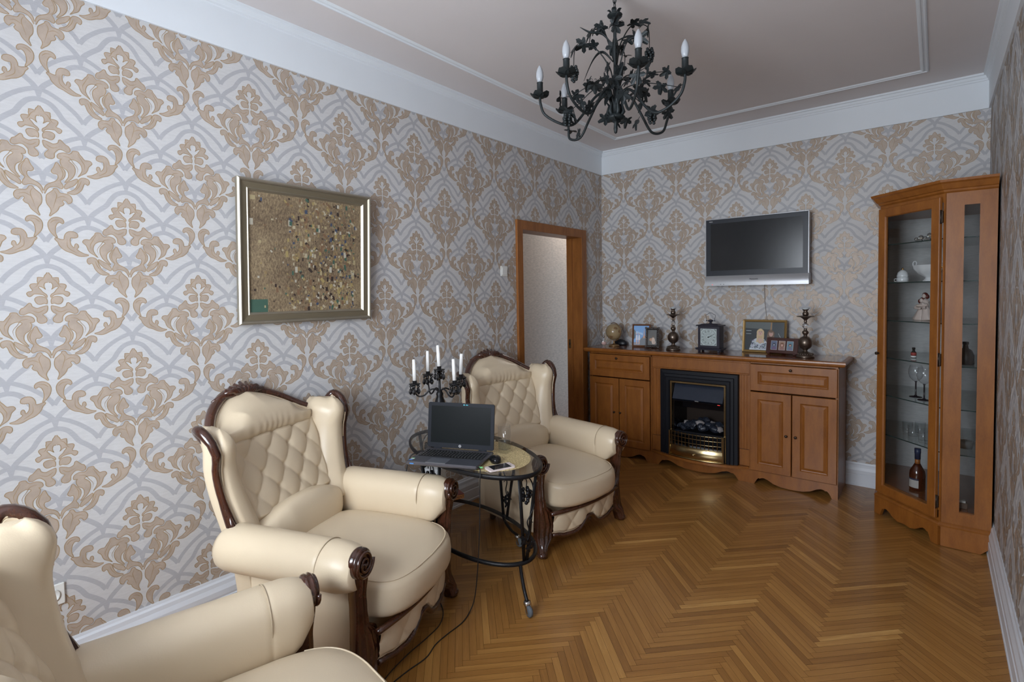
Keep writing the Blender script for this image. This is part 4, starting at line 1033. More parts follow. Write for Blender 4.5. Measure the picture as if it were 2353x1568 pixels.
# table clock
CLK = mat('clock_case', (.022, .020, .034), .42, noise=.5, nscale=20)
t = thing('table_clock', 'square dark table clock with roman numerals and wire handle', 'clock', (1.190, -.235, ZT_), -.17*0-.06)
m = MB(CLK)
for sx in (-.095, .075):
    for sy in (-.048, .030): m.box(sx, sx+.02, sy, sy+.018, 0, .018, bev=.002)
m.box(-.108, .108, -.058, .052, .016, .024, bev=.002); m.box(-.114, .114, -.063, .057, .024, .034, bev=.003); m.box(-.094, .094, -.047, .045, .034, .222, bev=.002)
m.box(-.108, .108, -.060, .056, .222, .232, bev=.003)
m.loft([[(sx*a, sy*b-.002, z) for sx, sy in ((-1, -1), (1, -1), (1, 1), (-1, 1))] for a, b, z in ((.085, .04, .232), (.07, .03, .240), (.03, .015, .243))], CLK, True, True, False)
m.build('case', t)
m = MB(mat('clock_face', (.50, .58, .58), .4)); m.box(-.070, .070, -.0495, -.047, .056, .200)
Mf = lambda x, z, r=0, y=-.0497: Matrix.Translation((x, y, z)) @ Matrix.Rotation(PI/2, 4, 'X') @ Matrix.Rotation(r, 4, 'Z')
cz = .128
for k, s_ in enumerate(['XII', 'I', 'II', 'III', 'IIII', 'V', 'VI', 'VII', 'VIII', 'IX', 'X', 'XI']):
    a = PI/2-k*PI/6; text(m, s_, .026, PRINTK, Mf(.050*math.cos(a), cz+.050*math.sin(a), a-PI/2) @ Matrix.Diagonal((.62, 1, 1, 1)), .0003)
for rr, w_ in ((.066, .0008), (.0345, .0006), (.024, .0006)):
    m.tube([(rr*math.cos(a), -.0497, cz+rr*math.sin(a)) for a in [2*PI*i/48 for i in range(48)]], w_, PRINTK, 4, True)
for sx in (-1, 1):
    for sz in (-1, 1):
        for q in range(3): m.tube([(sx*.066, -.0497, cz+sz*(.050+.006*q)), (sx*(.062-.004*q), -.0497, cz+sz*(.056+.004*q)), (sx*(.050+.004*q), -.0497, cz+sz*.068)], .0009, PRINTK, 4)
m.build('dial', t, 'pale dial with roman numerals')
m = MB(PRINTK)
for ang, ln, w_ in ((PI/2-PI/3*1.05, .056, .003), (PI/2-PI/3-.03-.1, .034, .0042)):
    c_, s_ = math.cos(ang), math.sin(ang); m.prism([(-s_*w_-c_*.008, cz+c_*w_-s_*.008), (s_*w_-c_*.008, cz-c_*w_-s_*.008), (c_*ln+s_*.0008, cz+s_*ln), (c_*ln-s_*.0008, cz+s_*ln+.0004)], -.0515, -.0505, PRINTK)
m.lathe([(.001, 0), (.006, 0), (.005, .003), (.001, .003)], PRINTK, 14, Matrix.Translation((0, -.050, cz)) @ Matrix.Rotation(PI/2, 4, 'X')); m.build('hands', t)
m = MB(CLK); m.lathe([(.001, .242), (.014, .242), (.009, .250), (.010, .256), (.021, .262), (.022, .270), (.014, .276), (.001, .278)], CLK, 20, Matrix.Translation((0, -.002, 0)))
m.tube([(-.036, -.002, .266), (.036, -.002, .266)], .0022, CLK, 8); m.sphere((-.036, -.002, .266), .005, CLK, 10, 6); m.sphere((.036, -.002, .266), .005, CLK, 10, 6)
m.tube([(-.032, -.002, .266), (-.043, -.002, .312), (-.040, -.002, .318), (-.022, -.002, .324), (-.012, -.002, .334), (.012, -.002, .334), (.022, -.002, .324), (.040, -.002, .318), (.043, -.002, .312), (.032, -.002, .266)], .0018, CLK, 6); m.build('handle', t)
# big gold frame, two women
GOLDF = mat('gold_frame', (.33, .21, .075), .38, metal=.5)
t = photo_frame('photo_frame', 'large gold frame with a photograph of two long-haired women', 1.585, -.100, -.03, .345, .275, GOLDF, .020, lean=.12)
m = MB(); wi, hi = .305, .235
lay = [(RECT, flat(.014, .022, .028)), ([(0, .78), (.70, .74), (.70, 1), (0, 1)], flat(.10, .12, .12)), ([(.645, .5), (.675, .5), (.69, 1), (.665, 1)], flat(.35, .17, .05)), ([(.02, .68), (.16, .675), (.16, .69), (.02, .695)], flat(.5, .6, .6)), ([(.02, .57), (.16, .565), (.16, .58), (.02, .585)], flat(.4, .5, .5))]
for k in range(9): lay.append((ell(.86+.012*k, .60-.03*k, .006, .010, 8), flat(.7, .75, .7)))
lay += [([(.55, 0), (.95, 0), (.92, .26), (.80, .38), (.60, .38)], flat(.02, .02, .025)), (ell(.665, .48, .095, .26, 20), flat(.14, .07, .035)), ([(.57, .10), (.63, .40), (.60, .50), (.56, .34)], flat(.20, .11, .05))]
lay += faceset(.675, .60, .062, (.13, .065, .03), (.50, .30, .24), hairlen=1.15, asp=1.45)
lay += [([(.12, 0), (.60, 0), (.58, .28), (.50, .40), (.30, .42), (.20, .34)], flat(.55, .60, .66))]
lay += [(ell(.405, .50, .100, .27, 22), flat(.55, .40, .22)), ([(.35, .42), (.46, .42), (.455, .30), (.41, .25), (.36, .30)], flat(.60, .40, .32))]
lay += faceset(.405, .63, .068, (.60, .45, .25), (.60, .39, .31), hairlen=1.15, asp=1.45)
lay += [([(.30, .28), (.335, .60), (.355, .50), (.345, .28)], flat(.62, .48, .29)), ([(.505, .24), (.475, .60), (.455, .50), (.47, .26)], flat(.62, .48, .29))]
r2 = random.Random(9)
for k in range(60): 
    a, b = r2.uniform(.17, .56), r2.uniform(.06, .36)
    if not (.29 < a < .51 and b > .22): lay.append((ell(a, b, .018, .016, 7), flat(*r2.choice([(.05, .08, .12), (.10, .16, .16), (.22, .18, .30)]))))
picture(m, lay, wi, hi, Mp(.020)); m.build('photograph', t)
# triple frame
MR = mat('dark_red_frame', (.055, .012, .009), .3, coat=.4)
t = photo_frame('photo_frame', 'dark red triple frame with three small portraits before the gold frame', 1.742, -.190, -.16, .245, .125, MR, .004, lean=.22, foot=.010, prof=[(0, 0), (0, -.014), (.002, -.016), (.122*0+.004, -.016)])
m = MB(MR); m.box(-.12, .12, -.0155, -.002, .012, .133)
for x in (-.10, .10): m.box(x-.012, x+.012, -.022, .0, -.0, .014, bev=.003)
m.build('mount', t)
for k, (cx, bg, hr, sk) in enumerate([(-.062, (.14, .18, .28), (.03, .03, .04), (.42, .48, .58)), (0, (.38, .26, .20), (.20, .09, .05), (.66, .44, .38)), (.062, (.16, .28, .36), (.08, .06, .05), (.60, .42, .36))]):
    m = MB(PRINT); m.box(cx-.024, cx+.024, -.0165, -.0155, .036, .110)
    lay = [(RECT, flat(*bg)), ([(.15, 0), (.9, 0), (.8, .34), (.3, .36)], flat(bg[0]*.6+.1, bg[1]*.7, bg[2]*.8))]+faceset(.52, .58, .25 if k == 1 else .18, hr, sk, hairlen=1.2, asp=.72)
    picture(m, lay, .045, .071, Matrix.Translation((cx, -.0166, .0375))); m.build('photograph', t)
# ------------------------------------------------------------------ corner display cabinet
vc = thing('display_cabinet', 'tall cherry-wood corner display cabinet with glass door', 'display cabinet')
XA, YA, XB, YB = 2.412, -.530, 2.740, -.858
XW = W-.012
DL = math.hypot(XB-XA, YB-YA)
MD = Matrix.Translation((XA, YA, 0)) @ Matrix.Rotation(-PI/4, 4, 'Z')     # local x runs along the door, -y faces the room
def pent(z, o=0, oi=None):
    a = o*math.tan(PI/8)
    return [(XA-o, -.035, z), (XA-o, YA-a, z), (XB-a, YB-o, z), (XW, YB-o, z), (XW, -.035, z)]
m = MB(CHERRY)
m.loft([pent(.205, -.004), pent(.217, -.004)], CHERRY, True, True, False); m.loft([pent(2.02, -.004), pent(2.069, -.004)], CHERRY, True, True, False)
m.box(XA, XA+.016, YA+.004, -.036, .14, 2.07)                       # side towards the sideboard
m.M = MD; m.box(.0, .010, -.001, .02, .14, 2.07); m.box(DL-.006, DL+.006, .0, .02, .14, 2.07); m.box(0, DL, .002, .02, .14, .160); m.box(0, DL, .002, .02, 2.03, 2.07); m.M = Matrix.Identity(4)
# face with the narrow window
m.box(XB, 2.829, YB, YB+.018, .14, 2.07); m.box(2.896, XW, YB, YB+.018, .14, 2.07); m.box(2.829, 2.896, YB, YB+.018, .14, .213); m.box(2.829, 2.896, YB, YB+.018, 1.995, 2.07)
m.box(XW-.012, XW, YB+.018, -.036, .14, 2.07)
m.build('carcass', vc)
m = MB(LINER); m.box(XA+.016, XW-.012, -.046, -.036, .217, 2.02); m.box(XW-.020, XW-.013, YB+.02, -.046, .217, 2.02); m.build('back_lining', vc, 'silvery grey patterned back lining')
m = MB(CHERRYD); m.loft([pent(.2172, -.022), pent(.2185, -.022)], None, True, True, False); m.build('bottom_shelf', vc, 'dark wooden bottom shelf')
m = MB(CHERRY)
m.loft([pent(2.070, 0), pent(2.078, .010), pent(2.088, .014), pent(2.092, .022), pent(2.104, .030), pent(2.120, .040), pent(2.128, .052), pent(2.141, .056)], CHERRY, True, True, False); m.build('cornice', vc)
m = MB(CHERRY)
m.loft([pent(.118, .016), pent(.128, .018), pent(.136, .010), pent(.142, .002)], CHERRY, True, True, False)
w_ = DL; c_ = [(0, 0), (.03, .030), (.055, .050), (.075, .048), (.10, .056), (.14, .058), (.20, .048), (.28, .026), (.38, .014), (.5, .020)]
x0, x1 = .04, DL-.04; L_ = [(x0+a*(x1-x0), b+.004) for a, b in c_]; R_ = [(x1-a*(x1-x0), b+.004) for a, b in c_[-2::-1]]
m.M = MD; m.prism([(-.006, .002), (x0, .002)]+L_+R_+[(x1, .002), (DL+.006, .002), (DL+.006, .120), (-.006, .120)], -.016, .004, CHERRY); m.M = Matrix.Identity(4)
m.prism([(XB+.006, .004), (2.925, .002), (2.968, .045), (2.968, .120), (XB+.006, .120)], YB-.016, YB+.004, CHERRY)
m.box(XA-.012, XA+.004, YA, -.2, .002, .12)
m.build('plinth', vc)
# door
m = MB(CHERRY, MD)
def rect_frame(mb, x0, x1, z0, z1, fw, y0, y1, m_=None, il=.006):
    st = [(0, y1), (0, y0+.003), (.003, y0), (fw-il, y0), (fw-il+.003, y0+.004), (fw, y0+.008), (fw, y1)]
    cs = [(x0, z0, 1, 1), (x1, z0, -1, 1), (x1, z1, -1, -1), (x0, z1, 1, -1)]
    mb.loft([[(cs[q % 4][0]+cs[q % 4][2]*a, b, cs[q % 4][1]+cs[q % 4][3]*a) for a, b in st] for q in range(5)], m_, True, False, False)
rect_frame(m, .004, .452, .158, 2.050, .058, -.020, -.001)
dr = m.build('door', vc)
m = MB(PANE, MD); m.box(.060, .396, -.008, -.005, .214, 1.994); m.build('glass_pane', dr)
m = MB(MAT['dark_bronze'], MD); knob(m, .020, -.020, 1.095, MAT['dark_bronze']); m.build('knob', dr)
for z in (.258, 1.103, 1.936):
    m = MB(MAT['dark_bronze'], MD); m.box(.4535, .461, -.012, -.0005, z-.035, z+.035, bev=.002); m.tube([(.4565, -.016, z-.04), (.4565, -.016, z+.04)], .004, None, 8); m.build('hinge', dr)
m = MB(PANE); m.box(2.829, 2.896, YB+.010, YB+.013, .213, 1.995); m.build('side_pane', vc)
SH = [1.813, 1.563, 1.313, 1.063, .811, .546]
for z in SH:
    m = MB(SHELFG)
    P = [(XA+.018, -.048), (XA+.018, YA+.022), (XB-.002+.008, YB+.030), (XW-.022, YB+.030), (XW-.022, -.048)]
    m.prism(P, z-.003, z+.003, SHELFG, 'z')
    # green ground edge along the front
    for (a, b) in ((P[1], P[2]), (P[2], P[3]), (P[0], P[1])):
        m.add([(a[0], a[1]-.0003, z-.003), (b[0], b[1]-.0003, z-.003), (b[0], b[1]-.0003, z+.003), (a[0], a[1]-.0003, z+.003)], [(0, 1, 2, 3)], SHELFE, False)
    m.build('glass_shelf', vc)
# contents
def at3(x, y, z): return Matrix.Translation((x, y, z))
z = SH[0]+.003
for k, (x, y, lb) in enumerate([(2.617, -.50, 'left of two small crystal ornaments on the top cabinet shelf'), (2.662, -.545, 'right of two small crystal ornaments on the top cabinet shelf')]):
    m = MB(mat('silvered_crystal', (.55, .56, .55), .1, metal=.7) if k == 0 else MAT['silvered_crystal']); rr = random.Random(k)
    m.M = at3(x, y, z)
    m.sphere((0, 0, .015), .022, None, 7, 5, (1, 1, .68)); m.sphere((.010, -.004, .036+.008*k), .015, None, 6, 4); m.sphere((-.014, .004, .028), .012, None, 6, 4)
    m.fs = [False]*len(m.fs); tag(m.build('crystal_ornament'), lb, 'ornament', 'crystal ornaments in the display cabinet')
z = SH[1]+.003
t = thing('sugar_bowl', 'small lidded white porcelain pot on the second cabinet shelf', 'pot', (2.531, -.430, z))
m = MB(PORC); m.lathe([(.001, 0), (.030, 0), (.034, .010), (.034, .030), (.030, .034), (.001, .034)], PORC, 26); m.tube([(-.030, .01, .026), (-.046, .016, .024), (-.046, .016, .008), (-.031, .01, .006)], .003, PORC, 8); m.build('bowl', t)
m = MB(PORC); m.lathe([(.033, .034), (.0335, .044), (.028, .066), (.014, .080), (.003, .084), (.001, .084)], PORC, 26); m.sphere((0, 0, .090), .007, GILT, 12, 8); m.build('lid', t)
t = thing('tureen', 'large white porcelain tureen with gilt handle on the second cabinet shelf', 'tureen', (2.672, -.500, z), -.785)
m = MB(PORC); m.lathe([(.001, 0), (.032, 0), (.034, .006), (.020, .022), (.022, .030), (.060, .055), (.084, .085), (.090, .105), (.094, .108), (.088, .108), (.078, .085), (.03, .04), (.001, .04)], PORC, 40, Matrix.Diagonal((1.15, .8, 1, 1)), flute=.03, nfl=8); m.build('bowl', t)
for sx in (-1, 1):
    m = MB(PORC); m.tube(cr([(sx*.085, 0, .080), (sx*.100, 0, .085), (sx*.118, 0, .105), (sx*.122, 0, .128), (sx*.108, 0, .138), (sx*.095, 0, .128), (sx*.098, 0, .112)], 5), .0042, PORC, 8); m.sphere((sx*.092, -.008, .088), .009, GILT, 10, 6, (1.5, .6, .7)); m.build('handle', t)
z = SH[2]+.003
t = thing('porcelain_figurine', 'cream porcelain figurine of a couple with dark red hair', 'figurine', (2.645, -.498, z), -.6)
for k, (x, h, lean_) in enumerate(((-.022, .150, .1), (.026, .185, -.12))):
    m = MB(mat('bisque', (.55, .46, .42), .35) if 'bisque' not in MAT else MAT['bisque'])
    m.lathe([(.001, 0), (.040, 0), (.042, .01), (.034, .03), (.026, .055), (.017, .078), (.020, .095), (.024, .112), (.014, .124), (.007, .128), (.001, .13)], None, 22, Matrix.Translation((x, 0, 0)) @ Matrix.Rotation(lean_, 4, 'Y') @ Matrix.Diagonal((1, .8, h/.17, 1)), flute=.06, nfl=7)
    hx = x+math.sin(lean_)*h*.86
    m.sphere((hx, -.003, h*.86), .014, None, 14, 10, (.9, .95, 1.15))
    m.tube(cr([(hx-.018, -.004, h*.66), (hx-.03*(1-2*k), -.022, h*.54), (hx+(.014 if k == 0 else -.030), -.032, h*.52)], 5), [.0075]*11, None, 8)
    m.tube(cr([(hx+.018, -.004, h*.66), (hx+.030, -.014, h*.52), (hx+(.034 if k == 0 else .004), -.030, h*.60)], 5), [.0075]*11, None, 8)
    b = m.build('figure', t)
    m = MB(DARKRED); m.sphere((hx, .004, h*.885), .0165, None, 14, 10, (1, 1, 1.05)); m.sphere((hx+(-.016 if k == 0 else .012), .006, h*.83), .012, None, 10, 8, (1, 1, 1.3)); m.build('hair', b, 'dark red glazed hair')
z = SH[3]+.003
t = thing('miniature_bottle', 'tiny dark bottle with pale label on the fourth cabinet shelf', 'bottle', (2.597, -.470, z))
m = MB(PRINTK); m.lathe([(.001, 0), (.014, 0), (.015, .004), (.015, .036), (.008, .044), (.007, .056), (.001, .057)], None, 20); m.build('glass_body', t)
m = MB(mat('label_red', (.35, .06, .05), .5)); m.lathe([(.0153, .016), (.0156, .016), (.0156, .036), (.0153, .036)], None, 20); m.lathe([(.0153, .003), (.0156, .003), (.0156, .014), (.0153, .014)], PRINT, 20); m.build('bottle_label', t)
m = MB(PRINTK); m.lathe([(.001, .056), (.009, .056), (.009, .068), (.001, .069)], None, 18); m.build('cap', t)
t = thing('dark_bottle', 'dark squat bottle seen through the cabinet side window', 'bottle', (2.850, -.700, z))
m = MB(mat('dark_bottle_glass', (.03, .022, .02), .15)); m.lathe([(.001, 0), (.040, 0), (.042, .006), (.042, .055), (.030, .085), (.014, .098), (.012, .120), (.001, .121)], None, 24); m.build('glass_body', t)
m = MB(MAT['dark_trinket']); m.lathe([(.001, .120), (.015, .120), (.015, .136), (.001, .137)], None, 18); m.build('cap', t)
z = SH[4]+.003
for x, y, lb in ((2.612, -.510, 'balloon wine glass with dark stem, left of the pair on fifth shelf'), (2.657, -.610, 'balloon wine glass with dark stem, right of the pair on fifth shelf')):
    t = thing('wine_glass', lb, 'glass', (x, y, z), 0, 'wine glasses in the display cabinet')
    m = MB(CRYSTAL); pf = [(.004, .100), (.018, .108), (.034, .128), (.041, .155), (.039, .182), (.032, .208), (.0312, .208), (.038, .182), (.040, .155), (.033, .129), (.017, .110), (.001, .104)]
    m.lathe(pf, CRYSTAL, 30); m.build('bowl', t)
    m = MB(mat('dark_stem', (.015, .012, .018), .15) if 'dark_stem' not in MAT else MAT['dark_stem']); m.lathe([(.001, 0), (.036, 0), (.034, .003), (.010, .007), (.0045, .014), (.004, .095), (.008, .103), (.001, .104)], None, 26); m.build('stem', t, 'dark stem and foot')
z = SH[5]+.003
for k, (x, y, lb) in enumerate(((2.571, -.470, 'leftmost clear tumbler on the lowest glass cabinet shelf'), (2.602, -.560, 'front left clear tumbler on the lowest glass cabinet shelf'), (2.638, -.440, 'rear clear tumbler on the lowest glass cabinet shelf'), (2.658, -.640, 'front middle clear tumbler on the lowest glass cabinet shelf'), (2.690, -.730, 'rightmost clear tumbler beside the cabinet door stile'))):
    m = MB(CRYSTAL, at3(x, y, z)); m.lathe([(.001, 0), (.024, 0), (.026, .004), (.030, .088), (.0285, .088), (.0245, .016), (.001, .014)], CRYSTAL, 24)
    tag(m.build('tumbler'), lb, 'glass', 'tumblers in the display cabinet')
m = MB(mat('grey_cup', (.16, .16, .15), .3), at3(2.862, -.640, z)); m.lathe([(.001, 0), (.030, 0), (.034, .02), (.036, .045), (.033, .045), (.028, .006), (.001, .006)], None, 24); m.tube([(.033, 0, .03), (.050, .0, .060), (.052, 0, .095)], .004, None, 8); tag(m.build('spouted_cup'), 'grey cup behind the side window on the lowest glass shelf', 'cup')
z = .2187
t = thing('cognac_bottle', 'full amber spirit bottle on the cabinet floor behind the door', 'bottle', (2.628, -.560, z))
m = MB(COGNAC); m.lathe([(.001, 0), (.040, 0), (.043, .006), (.043, .10), (.040, .125), (.026, .150), (.016, .170), (.001, .170)], COGNAC, 32); m.lathe([(.015, .168), (.0145, .200), (.001, .200)], AMBER, 24); m.build('glass_body', t)
m = MB(mat('navy_foil', (.02, .03, .07), .3)); m.lathe([(.001, .199), (.0160, .199), (.0160, .236), (.0175, .238), (.0175, .268), (.001, .269)], None, 24); m.build('cap', t)
m = MB(mat('label_cream', (.42, .40, .38), .5)); pts_ = []
m.grid(lambda a, b: (.0434*math.cos(-2.9+1.5*a), .0434*math.sin(-2.9+1.5*a), .018+.060*b), 14, 1); m.grid(lambda a, b: (.0436*math.cos(-2.9+1.5*a), .0436*math.sin(-2.9+1.5*a), .068+.010*b), 14, 1, MAT['navy_foil']); m.build('bottle_label', t)
m = MB(mat('brown_box', (.10, .06, .04), .5), at3(2.850, -.770, z)); m.box(-.030, .020, -.02, .02, 0, .035, bev=.003); m.box(-.022, .01, -.015, .015, .035, .047, MAT['label_cream']); tag(m.build('small_box'), 'small brown box on the cabinet floor behind the side window', 'box')
# ------------------------------------------------------------------ wrought-iron serving table on castors
TC = (.675, -2.690); TA = math.radians(-14); ZT2 = .668
tb = thing('serving_table', 'oval glass and black wrought-iron table on castors between two armchairs', 'table', (TC[0], TC[1], 0), TA)
ea, eb = .535, .262
ov = lambda a, b, z, n=72: [(a*math.cos(2*PI*k/n), b*math.sin(2*PI*k/n), z) for k in range(n)]
m = MB(IRON); m.tube(ov(ea, eb, ZT2-.013), .0095, IRON, 10, True, flat=(1.25, .75))
for k in range(0, 72, 1):
    a = 2*PI*k/72
m.build('table_rim', tb)
m = MB(TINTG); P = [(x, y) for x, y, z in ov(ea-.004, eb-.004, 0)]; m.prism(P, ZT2-.006, ZT2, TINTG, 'z'); m.build('glass_top', tb, 'smoky glass oval top')
la, lb, ZL = .490, .232, .215
m = MB(IRON); m.tube(ov(la, lb, ZL), .011, IRON, 10, True); m.build('lower_ring', tb)
m = MB(SHELFG); m.prism([(x, y) for x, y, z in ov(la-.003, lb-.003, 0)], ZL+.006, ZL+.012, SHEER, 'z'); m.build('lower_glass', tb, 'clear glass lower shelf')
def leaf_mesh(mb, M, r=.03, mm=None, th=.0012):
    out = []; N = 40
    for k in range(N):
        a = 2*PI*k/N
        aa = a if a < PI else 2*PI-a; rr = .30
        for th0, ln in ((0, 1.0), (1.10, .90), (2.15, .66)): rr = max(rr, ln*(1-(abs(aa-th0)/.66)**1.8) if abs(aa-th0) < .66 else 0)
        rr = r*(rr*.86+.10+(.05 if k % 2 else -.02)); rr *= .5 if abs(a-PI) < .25 else 1
        out.append((rr*math.cos(a), rr*math.sin(a)))
    up = [(x, y, .28*abs(y)-.9*(x*x+y*y)/r*.25) for x, y in out]; dn = [(x, y, z-th) for x, y, z in up]
    vs = [(0, 0, 0), (0, 0, -th)]+up+dn
    fs = [(0, 2+k, 2+(k+1) % N) for k in range(N)]+[(1, 2+N+(k+1) % N, 2+N+k) for k in range(N)]+[(2+k, 2+N+k, 2+N+(k+1) % N, 2+(k+1) % N) for k in range(N)]
    mb.add(vs, fs, mm, False, M)
    mb.tube([(-r*.3, 0, .001), (0, 0, .001), (r*.6, 0, -.002)], .0012, mm, 5, M=M)
def grapes(mb, M, r=.008, n=(4, 5, 4, 3, 2, 1), mm=None):
    z = 0
    for i, q in enumerate(n):
        for k in range(q):
            a = 2*PI*k/q+i; R_ = r*(.0 if q == 1 else .55+.32*q)
            mb.sphere((R_*math.cos(a), R_*math.sin(a), z), r, mm, 10, 7, M=M)
        z -= r*1.45
def support(ang, flip=1):
    """pair of uprights joining the two rings with a vine between, at polar angle ang"""
    c, s_ = math.cos(ang), math.sin(ang)
    p = lambda d, o, z: ((ea*(1-z)+la*z)*0+0, 0, 0)
    for sg in (-1, 1):
        a1 = ang+sg*.20; a2 = ang+sg*.035
        T = (ea*math.cos(a1)*.985, eb*math.sin(a1)*.985, ZT2-.02); B = (la*math.cos(a2), lb*math.sin(a2), ZL)
        mid = ((T[0]*.45+B[0]*.55), (T[1]*.45+B[1]*.55), (T[2]+B[2])/2)
        m = MB(IRON); m.tube([T, mid, B], .0085, IRON, 8, flat=(.6, 1.2)); m.build('upright', tb)
    O_ = Vector((ea*.95*c, eb*.95*s_, 0)); tn = Vector((-ea*s_, eb*c, 0)).normalized(); Z_ = Vector((0, 0, 1))
    q = lambda a, z: tuple(O_+tn*a+Z_*z)
    m = MB(IRON)
    m.tube(cr([q(-.03, .63), q(.0, .645), q(.035, .60), q(.045, .50), q(.02, .45), q(.0, .42), q(.012, .37), q(.0, .33)], 6), .0035, IRON, 6)
    m.tube(cr([q(-.028, .60), q(-.03, .63), q(-.015, .645), q(.0, .62), q(-.005, .59)], 5), .0025, IRON, 6)
    m.tube(cr([q(.02, .45), q(.03, .44), q(.02, .42), q(.035, .41)], 5), .002, IRON, 6)
    m.build('vine', tb)
    m = MB(IRON); grapes(m, Matrix.Translation(q(-.004, .585)), .0095, (3, 5, 5, 4, 3, 1)); m.build('grape_bunch', tb)
    ax = Matrix((tuple(tn), tuple(Z_), tuple(Vector((c, s_, 0)).normalized()))).transposed().to_4x4()
    for a, z, r, rt in ((-.012, .335, .036, 2.4), (.022, .315, .036, 4.2), (.005, .29, .030, -1.2)):
        m = MB(IRON); Mx = Matrix.Translation(q(a, z)) @ ax @ Matrix.Rotation(rt, 4, 'Z'); leaf_mesh(m, Mx, r); m.build('leaf', tb)
for ang in (0, PI/2, PI, -PI/2): support(ang)
# splayed legs with castors
def castor(parent, x, y, rz):
    c = MB(CHROME, Matrix.Translation((x, y, 0)) @ Matrix.Rotation(rz, 4, 'Z'))
    c.lathe([(.001, .050), (.015, .050), (.018, .054), (.016, .066), (.001, .068)], CHROME, 18)
    for sg in (-1, 1): c.prism([(-.010, .052), (.012, .052), (.026, .018), (.014, .014)], sg*.011-.001, sg*.011+.001, CHROME, 'y')
    c.build('castor_fork', parent, 'chrome castor fork')
    w = MB(GREYRUB, Matrix.Translation((x, y, 0)) @ Matrix.Rotation(rz, 4, 'Z') @ Matrix.Translation((.018, 0, .0262)) @ Matrix.Rotation(PI/2, 4, 'X'))
    w.lathe([(.001, -.009), (.022, -.009), (.0255, -.006), (.026, 0), (.0255, .006), (.022, .009), (.001, .009)], GREYRUB, 24); w.build('wheel', parent, 'grey rubber wheel')
for ang, ex, ey in ((-.13, .555, -.045), (PI/2+.05, -.02, .335), (PI+.13, -.555, .04), (-PI/2+.05, .02, -.335)):
    s0 = (la*math.cos(ang), lb*math.sin(ang), ZL); e = (ex, ey, .066)
    mid1 = (s0[0]*.8+e[0]*.2, s0[1]*.8+e[1]*.2, .165); mid2 = (s0[0]*.4+e[0]*.6, s0[1]*.4+e[1]*.6, .105)
    m = MB(IRON); m.tube(cr([s0, mid1, mid2, e], 6), .0085, IRON, 8); lg = m.build('leg', tb); castor(lg, ex, ey, random.uniform(-1, 1))
# golden placemat
TT = Matrix.Translation((TC[0], TC[1], 0)) @ Matrix.Rotation(TA, 4, 'Z')
m = MB(GLITTER, Matrix.Translation((.80, -2.735, 0)) @ Matrix.Rotation(math.radians(-12), 4, 'Z')); m.prism([(.315*math.cos(2*PI*k/64), .222*math.sin(2*PI*k/64)) for k in range(64)], ZT2+.0005, ZT2+.002, GLITTER, 'z')
tag(m.build('placemat'), 'golden glitter oval placemat on the glass table top', 'placemat')
ZM = ZT2+.0024
# laptop
lt = thing('laptop', 'open grey and black laptop standing on the oval table', 'laptop', (.748, -2.911, ZM), math.radians(22.3))
lw, ld = .192, .128
m = MB(LAPSIL); m.M = Matrix.Identity(4)
m.box(-lw, lw, -ld, ld, .004, .022, LAPSIL, bev=.006); m.box(-lw+.012, lw-.012, -ld+.01, ld-.01, .0015, .0045, PRINTK)
for sx in (-1, 1):
    for sy in (-1, 1): m.box(sx*.16-.01, sx*.16+.01, sy*.105-.006, sy*.105+.006, 0, .002, PRINTK)
bs = m.build('base', lt)
m = MB(LAPPAD); m.box(-.176, .176, -.028, .092, .0215, .0225, KEYS); m.box(-.188, .188, -.122, -.032, .0218, .0224); m.box(-.186, .186, .096, .120, .0218, .0224, LAPSIL); m.build('palm_rest', lt, 'dark blue-grey palm rest')
m = MB(LAPPAD); m.box(-.085, .022, -.118, -.045, .0224, .0229, flat(.11, .12, .14)); m.box(-.085, .022, -.1235, -.1185, .0224, .0234, SILVER); m.box(-.0318, -.0312, -.1235, -.1185, .0234, .0236, PRINTK); m.build('touchpad', lt)
m = MB(KEYS)
for r in range(6):
    y = .078-r*.0178; xk = -.170
    while xk < .168:
        w_ = .0145 if not (r == 5 and -.09 < xk < .0) else .088
        if r == 0: w_ = .0135
        if abs(xk-.098) > .006 or True:
            m.box(xk, xk+w_, y-(.0145 if r else .010), y, .0224, .0245, KEYS, bev=.0012); 
            if w_ < .05: m.box(xk+.005, xk+.0075, y-.006, y-.004, .02449, .0246, PRINT)
        xk += w_+.0030
m.build('keyboard', lt, 'black keyboard')
m = MB(BLUEP); m.box(-.186, -.166, -.105, -.090, .0224, .0227, BLUEP); m.box(-.184, -.166, -.085, -.070, .0224, .0227, PRINT); m.box(-.184, -.166, -.0765, -.070, .0226, .0229, GREENP); m.box(-.168, -.146, -.1283, -.127, .010, .016, BLUEP); m.build('stickers', lt, 'small blue, white and green stickers')
lid_a = math.radians(7)
ML = Matrix.Translation((0, ld-.004, .022)) @ Matrix.Rotation(-lid_a, 4, 'X')
m = MB(BEZEL, ML)
def rr_box(mb, x0, x1, z0, z1, y0, y1, r, m_):
    P = []
    for cx, cz_, a0 in ((x1-r, z0+r, -PI/2), (x1-r, z1-r, 0), (x0+r, z1-r, PI/2), (x0+r, z0+r, PI)):
        P += [(cx+r*math.cos(a0+PI/2*k/5), cz_+r*math.sin(a0+PI/2*k/5)) for k in range(6)]
    mb.prism(P, y0, y1, m_, 'y')
rr_box(m, -lw, lw, .004, .247, -.003, .005, .010, mat('laptop_lid', (.014, .016, .022), .5, spec=.2))
ld_ = m.build('lid', lt)
m = MB(LSCREEN, ML); m.box(-.173, .173, -.0034, -.0029, .030, .229); m.build('screen', ld_)
m = MB(PRINT, ML); Mh = Matrix.Translation((0, -.0036, .017)) @ Matrix.Rotation(PI/2, 4, 'X')
